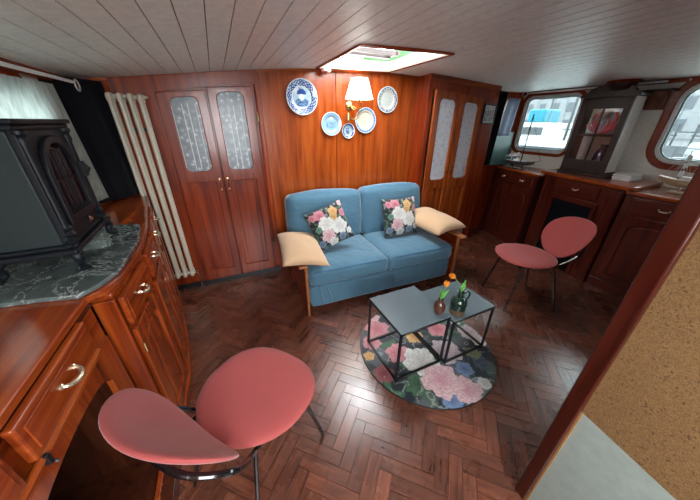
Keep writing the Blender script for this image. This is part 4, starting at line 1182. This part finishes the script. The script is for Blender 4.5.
# wall bracket
br = thing('wall_bracket', 'dark wooden wall bracket shelf right of the display cabinet', 'shelf', (XR - .001, 1.335, 1.655))
bm = BM(); box(bm, -.13, 0, -.12, .12, .13, .145); mk('shelf_board', bm, DARKW, br, bevel=.004)
bm = BM(); prism(bm, [(0, .13), (0, -.02), (-.03, -.02), (-.05, .05), (-.09, .09), (-.11, .13)], -.07, .07, lambda u, v, w: (u, w, v)); mk('corbel', bm, wood('bracket_wood', 'z', (.1, .04, .03), (.2, .09, .06), (.3, .14, .1)), br, bevel=.004)
bl = thing('ceiling_bowl', 'dark turned wooden bowl lamp fixed under the ceiling above the display cabinet', 'lamp', (3.55, 1.52, cz(3.55) - .0))
bm = BM(); lathe(bm, [(.12, -.001), (.13, -.012), (.12, -.02), (.105, -.022)], n=28); mk('rim', bm, wood('bowl_rim', 'x', *MAH), bl, smooth=True)
bm = BM(); lathe(bm, [(.10, -.022), (.098, -.045), (.075, -.075), (.03, -.085)], n=28); mk('bowl', bm, DARKW, bl, smooth=True)

# right curtains
bm = BM(); tube(bm, [(XR - .07, 2.60, 1.862), (XR - .07, 1.30, 1.862)], .009, 10)
rod = mk('curtain_rod', bm, M_white, smooth=True); tag(rod, 'white curtain rod with ring end above the first right window', 'curtain rod')
bm = BM(); tube(bm, [(XR - .07, 2.63 + .03 * math.cos(a), 1.855 + .03 * math.sin(a)) for a in [2 * PI * k / 20 for k in range(20)]], .0045, 8, closed=True); mk('ring', bm, M_wire, rod, smooth=True)
bm = BM()
tube(bm, [(XR - .07, 1.34, 1.862), (XR, 1.34, 1.866)], .006, 8)
mk('rod_bracket', bm, M_white, rod, smooth=True)
o = curtain('blackout_curtain', M_navy, [(3.09, 2.58), (3.2, 2.63), (3.32, 2.63), (3.45, 2.63)], [(3.09, 2.58), (3.2, 2.63), (3.3, 2.63), (3.40, 2.63)], .012, 6, .985, cz(3.4) - .02)
tag(o, 'black curtain hanging in the right corner beside the framed picture', 'curtain')
o = curtain('blue_curtain', M_bluecloth, [(3.40, 2.56), (3.52, 2.57), (3.64, 2.58)], [(3.33, 2.55), (3.45, 2.56), (3.58, 2.57)], .005, 2, 1.36, cz(3.7) - .08)
tag(o, 'slate blue curtain folded back at the corner of the first right window', 'curtain')
struct(mk('trim_6', boxb(3.40, 3.80, 2.655, 2.679, .975, 1.40), plain('lit_curtain_teal', (.09, .19, .18), .4)))  # added panel, its teal stands for the lit lower part of the curtain
gb = thing('glass_lantern', 'greenish glass lantern with wire frame on the far right worktop', 'lantern', (3.645, 2.50, .9735))
mk('glass_box', boxb(-.055, .055, -.04, .04, .004, .13), plain('sea_green_glass', (.05, .10, .10), .1, coat=.5), gb, bevel=.004)
bm = BM()
for a_ in (-.058, .058):
    for b_ in (-.043, .043): tube(bm, [(a_, b_, 0), (a_, b_, .14)], .0035, 6)
for zz in (.003, .138):
    for q in (-1, 1): tube(bm, [(-.058, q * .043, zz), (.058, q * .043, zz)], .0035, 6); tube(bm, [(q * .058, -.043, zz), (q * .058, .043, zz)], .0035, 6)
mk('wire_frame', bm, M_wire, gb, smooth=True)
# model boats
def model_ship(label, loc, rz, L, H_, sails, hullmat, base=None, grp=None):
    t_ = thing('model_ship', label, 'model ship', loc, rz)
    bm = BM(); rows = []; zb = .045 if base else .012
    for i in range(17):
        t = i / 16; x = (t - .5) * L; w = L * .11 * math.sin(PI * min(1, .06 + .9 * t)) ** .6; keel = zb + L * .10 * (abs(2 * t - 1) ** 3); deck = zb + L * .13 + L * .05 * (2 * t - 1) ** 2
        rows.append([bm.verts.new(p) for p in ((x, -w, deck), (x, -w * .85, (deck + keel) / 2), (x, 0, keel), (x, w * .85, (deck + keel) / 2), (x, w, deck))])
    for p, q in zip(rows, rows[1:]):
        for j in range(4): bm.faces.new((p[j], p[j + 1], q[j + 1], q[j]))
        bm.faces.new((p[4], p[0], q[0], q[4]))
    bm.faces.new(rows[0]); bm.faces.new(rows[-1][::-1]); mk('hull', bm, hullmat, t_, smooth=True)
    dk = zb + L * .14
    bm = BM(); box(bm, -L * .2, L * .0, -L * .05, L * .05, dk - .005, dk + L * .06); box(bm, L * .08, L * .22, -L * .04, L * .04, dk - .005, dk + L * .04); mk('deckhouse', bm, M_white, t_, bevel=.002)
    bm = BM()
    ms_ = [(.02, H_)] if sails == 1 else [(-.25 * L, H_ * .85), (.0, H_), (.24 * L, H_ * .88)]
    for mx_, hh in ms_: tube(bm, [(mx_, 0, zb + .02), (mx_, 0, hh)], .0065 if sails == 1 else .0035, 8)
    tube(bm, [(L * .45, 0, dk), (L * .68, 0, dk + .03)], .003, 6)
    mk('mast', bm, DARKW, t_, smooth=True)
    bm = BM(); top = (ms_[0][0], 0, H_ * .96)
    ends = [(L * .66, 0, dk + .028), (-L * .48, 0, dk)] if sails == 1 else []
    if sails > 1:
        for (mx_, hh) in ms_:
            for e in (-.12, -.06, .06, .12): ends.append((mx_ + e * L, (.1 if e > 0 else -.1) * L, dk))
        for (mx_, hh) in ms_:
            for e in (-.12, -.06, 0, .06, .12):
                for q in (-1, 1): tube(bm, [(mx_, 0, hh * .95), (mx_ + e * L, q * .1 * L, dk)], .0012, 5)
        tube(bm, [(ms_[2][0], 0, ms_[2][1]), (L * .68, 0, dk + .03)], .0012, 5); tube(bm, [(ms_[0][0], 0, ms_[0][1]), (-L * .5, 0, dk)], .0012, 5)
        for (mx_, hh) in ms_:
            for fr in (.45, .62, .78): tube(bm, [(mx_, -L * .16 * (1.3 - fr), hh * fr), (mx_, L * .16 * (1.3 - fr), hh * fr)], .0022, 6)
    else:
        for e in ends: tube(bm, [top, e], .0024, 5)
        for q in (-1, 1): tube(bm, [top, (0, q * L * .1, dk)], .0022, 5)
        tube(bm, [(.02, 0, dk + .05), (-L * .42, 0, dk + .055)], .003, 6)
    mk('rigging', bm, DARKW if sails == 1 else M_wire, t_)
    if sails > 1:
        M_sail = plain('off_white_sail', (.62, .60, .54), .8)
        for mx_, hh in ms_:
            for a_, b_ in ((.30, .48), (.50, .66), (.68, .84)):
                bm = BM(); w1_, w2_ = L * .15 * (1.3 - a_), L * .14 * (1.3 - b_)
                vs = [bm.verts.new(p) for p in ((mx_ + .004, -w1_, hh * a_ + .03), (mx_ + .022, 0, hh * (a_ + .02) + .03), (mx_ + .004, w1_, hh * a_ + .03), (mx_ + .004, w2_, hh * b_ + .02), (mx_ + .018, 0, hh * b_ + .02), (mx_ + .004, -w2_, hh * b_ + .02))]
                bm.faces.new((vs[0], vs[1], vs[4], vs[5])); bm.faces.new((vs[1], vs[2], vs[3], vs[4]))
                s_ = mk('sail', bm, M_sail, t_); q_ = s_.modifiers.new('s', 'SOLIDIFY'); q_.thickness = .0012
    if sails == 1:
        bm = BM();         P_ = [(.01, 0, dk + .06), (-L * .40, 0, dk + .065), (-.02, 0, dk + .11)]
        vs = [bm.verts.new(p) for p in P_]; bm.faces.new(vs)
        s_ = mk('sail', bm, M_white, t_); q_ = s_.modifiers.new('s', 'SOLIDIFY'); q_.thickness = .0012
    if base:
        bm = BM(); box(bm, -L * .28, L * .28, -L * .12, L * .12, 0, .012)
        for xx in (-.15 * L, .15 * L): box(bm, xx - .004, xx + .004, -.02, .02, .012, zb + L * .05)
        mk('stand', bm, base, t_, bevel=.002)
    return t_
model_ship('grey model sailing yacht on a dark stand before the first right window', (3.52, 2.29, .9735), R(-78), .36, .64, 1, plain('grey_hull', (.05, .05, .05), .4), M_black)
model_ship('model square-rigged sailing ship with wooden hull at the right end of the worktop', (3.55, .76, .9735), R(-90), .46, .40, 3, M_rope, M_rope)

# hooks on the right ceiling trim
bm = BM(); tube(bm, [(0, 0, 0), (-.02, 0, -.01), (-.03, 0, .005)], .006, 8)
hk = mk('wall_hook', bm, M_white, smooth=True, loc=(XR - .03, 1.17, cz(XR) - .02)); tag(hk, 'small white hook on the trim above the right-hand window', 'hook')

# ------------------------------------------------------------------ bulkhead panel on the right foreground
bp0, bp1 = Vector((.950, .168)), Vector((.950 - .17 * 1.2, .168 - 1.2))
ang = math.atan2(bp1.y - bp0.y, bp1.x - bp0.x)
pn = thing('partition', 'foreground partition edge with a dark wood post, cork upper and pale green lower panel', 'partition', (bp0.x, bp0.y, 0), ang)
# local +x runs towards the viewer; the visible side is -y? (world -x side)
# direction (-.17,-1) : left normal (local +y) = (1*.98,-.17) -> world +x ; visible side is local -y
mk('cork_panel', boxb(.0, 1.2, .004, .045, .625, 2.0), M_cork, pn)
mk('green_panel', boxb(.0, 1.2, .004, .045, 0, .6249), M_green, pn)
bm = BM(); box(bm, -.045, .004, -.012, .055, 0, 2.0); mk('post', bm, wood('dark_red_post', 'z', (.028, .004, .002), (.055, .008, .004), (.08, .014, .006)), pn, bevel=.006, seg=3)
bm = BM(); box(bm, .004, .010, -.0015, .004, 0, .6249); mk('edge_bead', bm, plain('brass_nail', (.3, .15, .05), .4), pn)

# ------------------------------------------------------------------ outside
wa = mk('water', boxb(-40, 60, -40, 60, -.95, -.9), None)
mw_, nt, p = new_mat('harbour_water'); n = noise_node(nt, .6, 5); setin(p, Base_Color=(.5, .56, .56, 1), Roughness=.12); bump(nt, p, n.outputs['Fac'], .4, .2)  # pale base colour stands for reflected sky and bounces daylight up inside
wa.data.materials.append(mw_); tag(wa, 'pale grey harbour water outside the windows', 'water', kind='stuff')
M_hullw = plain('white_hull_paint', (.26, .28, .285), .35); M_dk = plain('dark_window_band', (.010, .014, .018), .5); M_pav = plain('quay_stone', (.05, .056, .06), .8); M_aqua = fabric('aqua_tarpaulin', (.015, .11, .15), 40)
def cruiser(label, loc, rz, L, cover=None):
    t_ = thing('moored_boat', label, 'boat', loc, rz, 'boats moored outside')
    bm = BM(); rows = []
    for i in range(13):
        t = i / 12; x = (t - .5) * L; w = 1.3 * math.sin(PI * min(1, .30 + .70 * t)) ** .6 + .02; dk = .75 + .35 * t * t
        rows.append([bm.verts.new(q) for q in ((x, -w, dk), (x, -w * .8, .1), (x, -w * .5, -.3), (x, w * .5, -.3), (x, w * .8, .1), (x, w, dk))])
    for p_, q_ in zip(rows, rows[1:]):
        for j in range(5): bm.faces.new((p_[j], p_[j + 1], q_[j + 1], q_[j]))
        bm.faces.new((p_[5], p_[0], q_[0], q_[5]))
    bm.faces.new(rows[0]); bm.faces.new(rows[-1][::-1]); mk('hull', bm, M_hullw, t_, smooth=True)
    bm = BM(); box(bm, -L * .38, -L * .02, -.8, .8, 1.4, 2.15); mk('wheelhouse', bm, M_hullw, t_, bevel=.06)
    bm = BM(); box(bm, -L * .37, -L * .03, -.81, .81, 1.68, 1.98); mk('wheelhouse_glass', bm, M_dk, t_)
    bm = BM(); box(bm, -L * .42, L * .22, -.85, .85, .7, 1.45); mk('cabin', bm, M_hullw, t_, bevel=.08)
    bm = BM(); box(bm, -L * .33, L * .13, -.86, .86, 1.0, 1.25); mk('window_band', bm, M_dk, t_)
    bm = BM(); box(bm, -L * .48, L * .48, -1.05, -1.0, .45, .52); mk('rubbing_strake', bm, M_dk, t_)
    bm = BM(); box(bm, -L * .46, L * .40, -1.22, -1.17, .66, .70); mk('gunwale', bm, M_dk, t_)
    bm = BM(); n_ = 9
    for s in (-1.0, 1.0):
        for k in range(n_): tube(bm, [(-L * .45 + k * L * .11, s, .7), (-L * .45 + k * L * .11, s, 1.25)], .02, 6)
        for zz in (1.0, 1.25): tube(bm, [(-L * .45, s, zz), (L * .43, s, zz)], .018, 6)
    mk('railing', bm, M_dk, t_)
    if cover:
        mk('cover', boxb(-L * .26, -L * .14, -.9, .9, 2.15, 2.9), cover, t_, bevel=.1)
    return t_
cruiser('white cabin boat with aqua cover beyond the first right window', (18.5, 9.6, -.58), R(-86), 8, M_aqua)
cruiser('nearest white cabin boat beyond the first right window', (13, 7.2, -.58), R(-84), 6.5)
cruiser('nearest white cabin boat beyond the right-hand window', (12.5, .4, -.58), R(-95), 6)
cruiser('white cabin boat lying farther off beyond the right-hand window', (18.5, 1.2, -.58), R(-88), 8)
for i, (px_, py_, h_, lb) in enumerate(((15.6, 8.2, 9, 'nearest behind the closest boat'), (21.2, 12.6, 8, 'farthest along the quay'), (15.6, 3.6, 8, 'beyond the right-hand window'))):
    t_ = thing('yacht_mast', 'thin mast with spreaders rising from a hidden hull, ' + lb, 'mast', (px_, py_, -.9))
    bm = BM(); tube(bm, [(0, 0, 0), (0, 0, h_)], .06, 8); mk('pole', bm, M_dk, t_)
    for zz in (2.2, 4.0): bm = BM(); tube(bm, [(0, -.9, zz), (0, .9, zz)], .025, 6); mk('spreader', bm, M_dk, t_)
    for q in (-1, 1): bm = BM(); tube(bm, [(0, q * 1.2, .6), (0, q * .9, 4.0), (0, 0, h_)], .014, 5); mk('stay', bm, M_dk, t_)
M_winout = plain('dark_building_window', (.03, .04, .05), .4)  # one even dark colour for all building windows
qy = mk('quay', boxb(24, 46, -30, 40, -.9, .45), M_pav); tag(qy, 'pale stone quay across the harbour water', 'quay')
for i, (yy, w_, h_, lb) in enumerate(((-3, 12, 9, 'nearest'), (6.0, 12, 7.5, 'middle'), (15.5, 14, 9.5, 'far'))):
    b = thing('quay_building', 'pale grey quayside building with window rows, seen through %s' % ('the right-hand window', 'the gap between both right windows', 'the first right window')[i], 'building', (38, yy * 1.6, .452), 0)
    mk('wall', boxb(0, 4, -w_ / 2, w_ / 2, 0, h_), plain('pale_render', (.13, .14, .145), .8), b)
    bm = BM(); prism(bm, [(-.3, h_), (4.3, h_), (2, h_ + 1.6)], -w_ / 2 - .2, w_ / 2 + .2, lambda u, v, w: (u, w, v)); mk('roof', bm, plain('slate_roof', (.05, .055, .06), .8), b)
    for r_ in range(int(h_ // 1.8)):
        for k in range(int(w_ // 1.6)):
            mk('window', boxb(-.04, .02, -w_ / 2 + .7 + k * 1.6, -w_ / 2 + 1.4 + k * 1.6, .6 + r_ * 1.8, 1.6 + r_ * 1.8), M_winout, b)
for i, yy in enumerate((4.2, 6.4, 8.9, 11.6, 14.5)):
    rl = thing('quay_railing', 'grey railing section along the quay, %s' % ('nearest the right-hand window', 'second in the row', 'middle one in the row', 'fourth in the row', 'farthest in the row')[i], 'railing', (24.3, yy * 1.25, .455), 0, 'railing sections along the quay')
    for k in range(3):
        bm = BM(); tube(bm, [(0, k * 1.0 - 1, 0), (0, k * 1.0 - 1, 1.1)], .05, 6); mk('post', bm, M_dk, rl)
    for zz in (.55, 1.1): bm = BM(); tube(bm, [(0, -1.1, zz), (0, 1.1, zz)], .035, 6); mk('rail', bm, M_dk, rl)
# pontoon posts and a mast
for i, (px_, py_) in enumerate(((16.2, 4.9), (16.2, 6.3), (21.4, 11.0))):
    bm = BM(); lathe(bm, [(.12, 0), (.12, 2.2), (.02, 2.35)], n=12); o = mk('mooring_post', bm, M_pav, smooth=True, loc=(px_, py_, -.9))
    tag(o, ('mooring post nearest the right-hand window', 'mooring post in the middle of the row', 'mooring post farthest along the row')[i] + ' in the water', 'post', 'mooring posts in the harbour')
# awning seen through the hatch
o = curtain('green_awning', fabric('green_awning_cloth', (.015, .045, .012), 60), [(3.1, 5.9), (3.8, 5.5), (3.85, 4.8), (3.65, 4.2)], [(3.0, 5.9), (3.6, 5.5), (3.65, 4.8), (3.45, 4.2)], .03, 3, 2.48, 2.85)
tag(o, 'green cloth awning above the open roof hatch', 'awning')

# ------------------------------------------------------------------ light
w = bpy.data.worlds.new('sky'); bpy.context.scene.world = w; w.use_nodes = True
bg = w.node_tree.nodes['Background']; bg.inputs[0].default_value = (.92, .97, 1.0, 1); bg.inputs[1].default_value = 11.0
def portal(loc, rot, sx_, sy_):
    l = bpy.data.lights.new('daylight_portal', 'AREA'); l.shape = 'RECTANGLE'; l.size = sx_; l.size_y = sy_; l.cycles.is_portal = True
    o = bpy.data.objects.new('daylight_portal', l); C.objects.link(o); o.location = loc; o.rotation_euler = rot
portal((1.26, 2.17, hz + .22), (0, 0, 0), .75, .82)
portal((XR + .08, 2.31, 1.5), (0, R(90), 0), .70, .68)
portal((XR + .08, .69, 1.5), (0, R(90), 0), .70, .92)
portal((XL - .08, 1.58, 1.41), (0, R(-90), 0), .54, 1.1)
portal((.075, -.775, 2.03), (0, 0, 0), .85, .55)
portal((.21, YF - .08, 1.39), (R(90), 0, 0), 1.02, .98)
pl = bpy.data.lights.new('lamp_bulb_light', 'POINT'); pl.energy = 2.4; pl.color = (1, .76, .52); pl.shadow_soft_size = .03
o = bpy.data.objects.new('lamp_bulb_light', pl); C.objects.link(o); o.location = (1.274, YB - .162, 1.80)
vs = bpy.context.scene.view_settings
vs.view_transform = 'Standard'; vs.look = 'None'; vs.gamma = 1; vs.use_curve_mapping = False; vs.exposure = 1.05
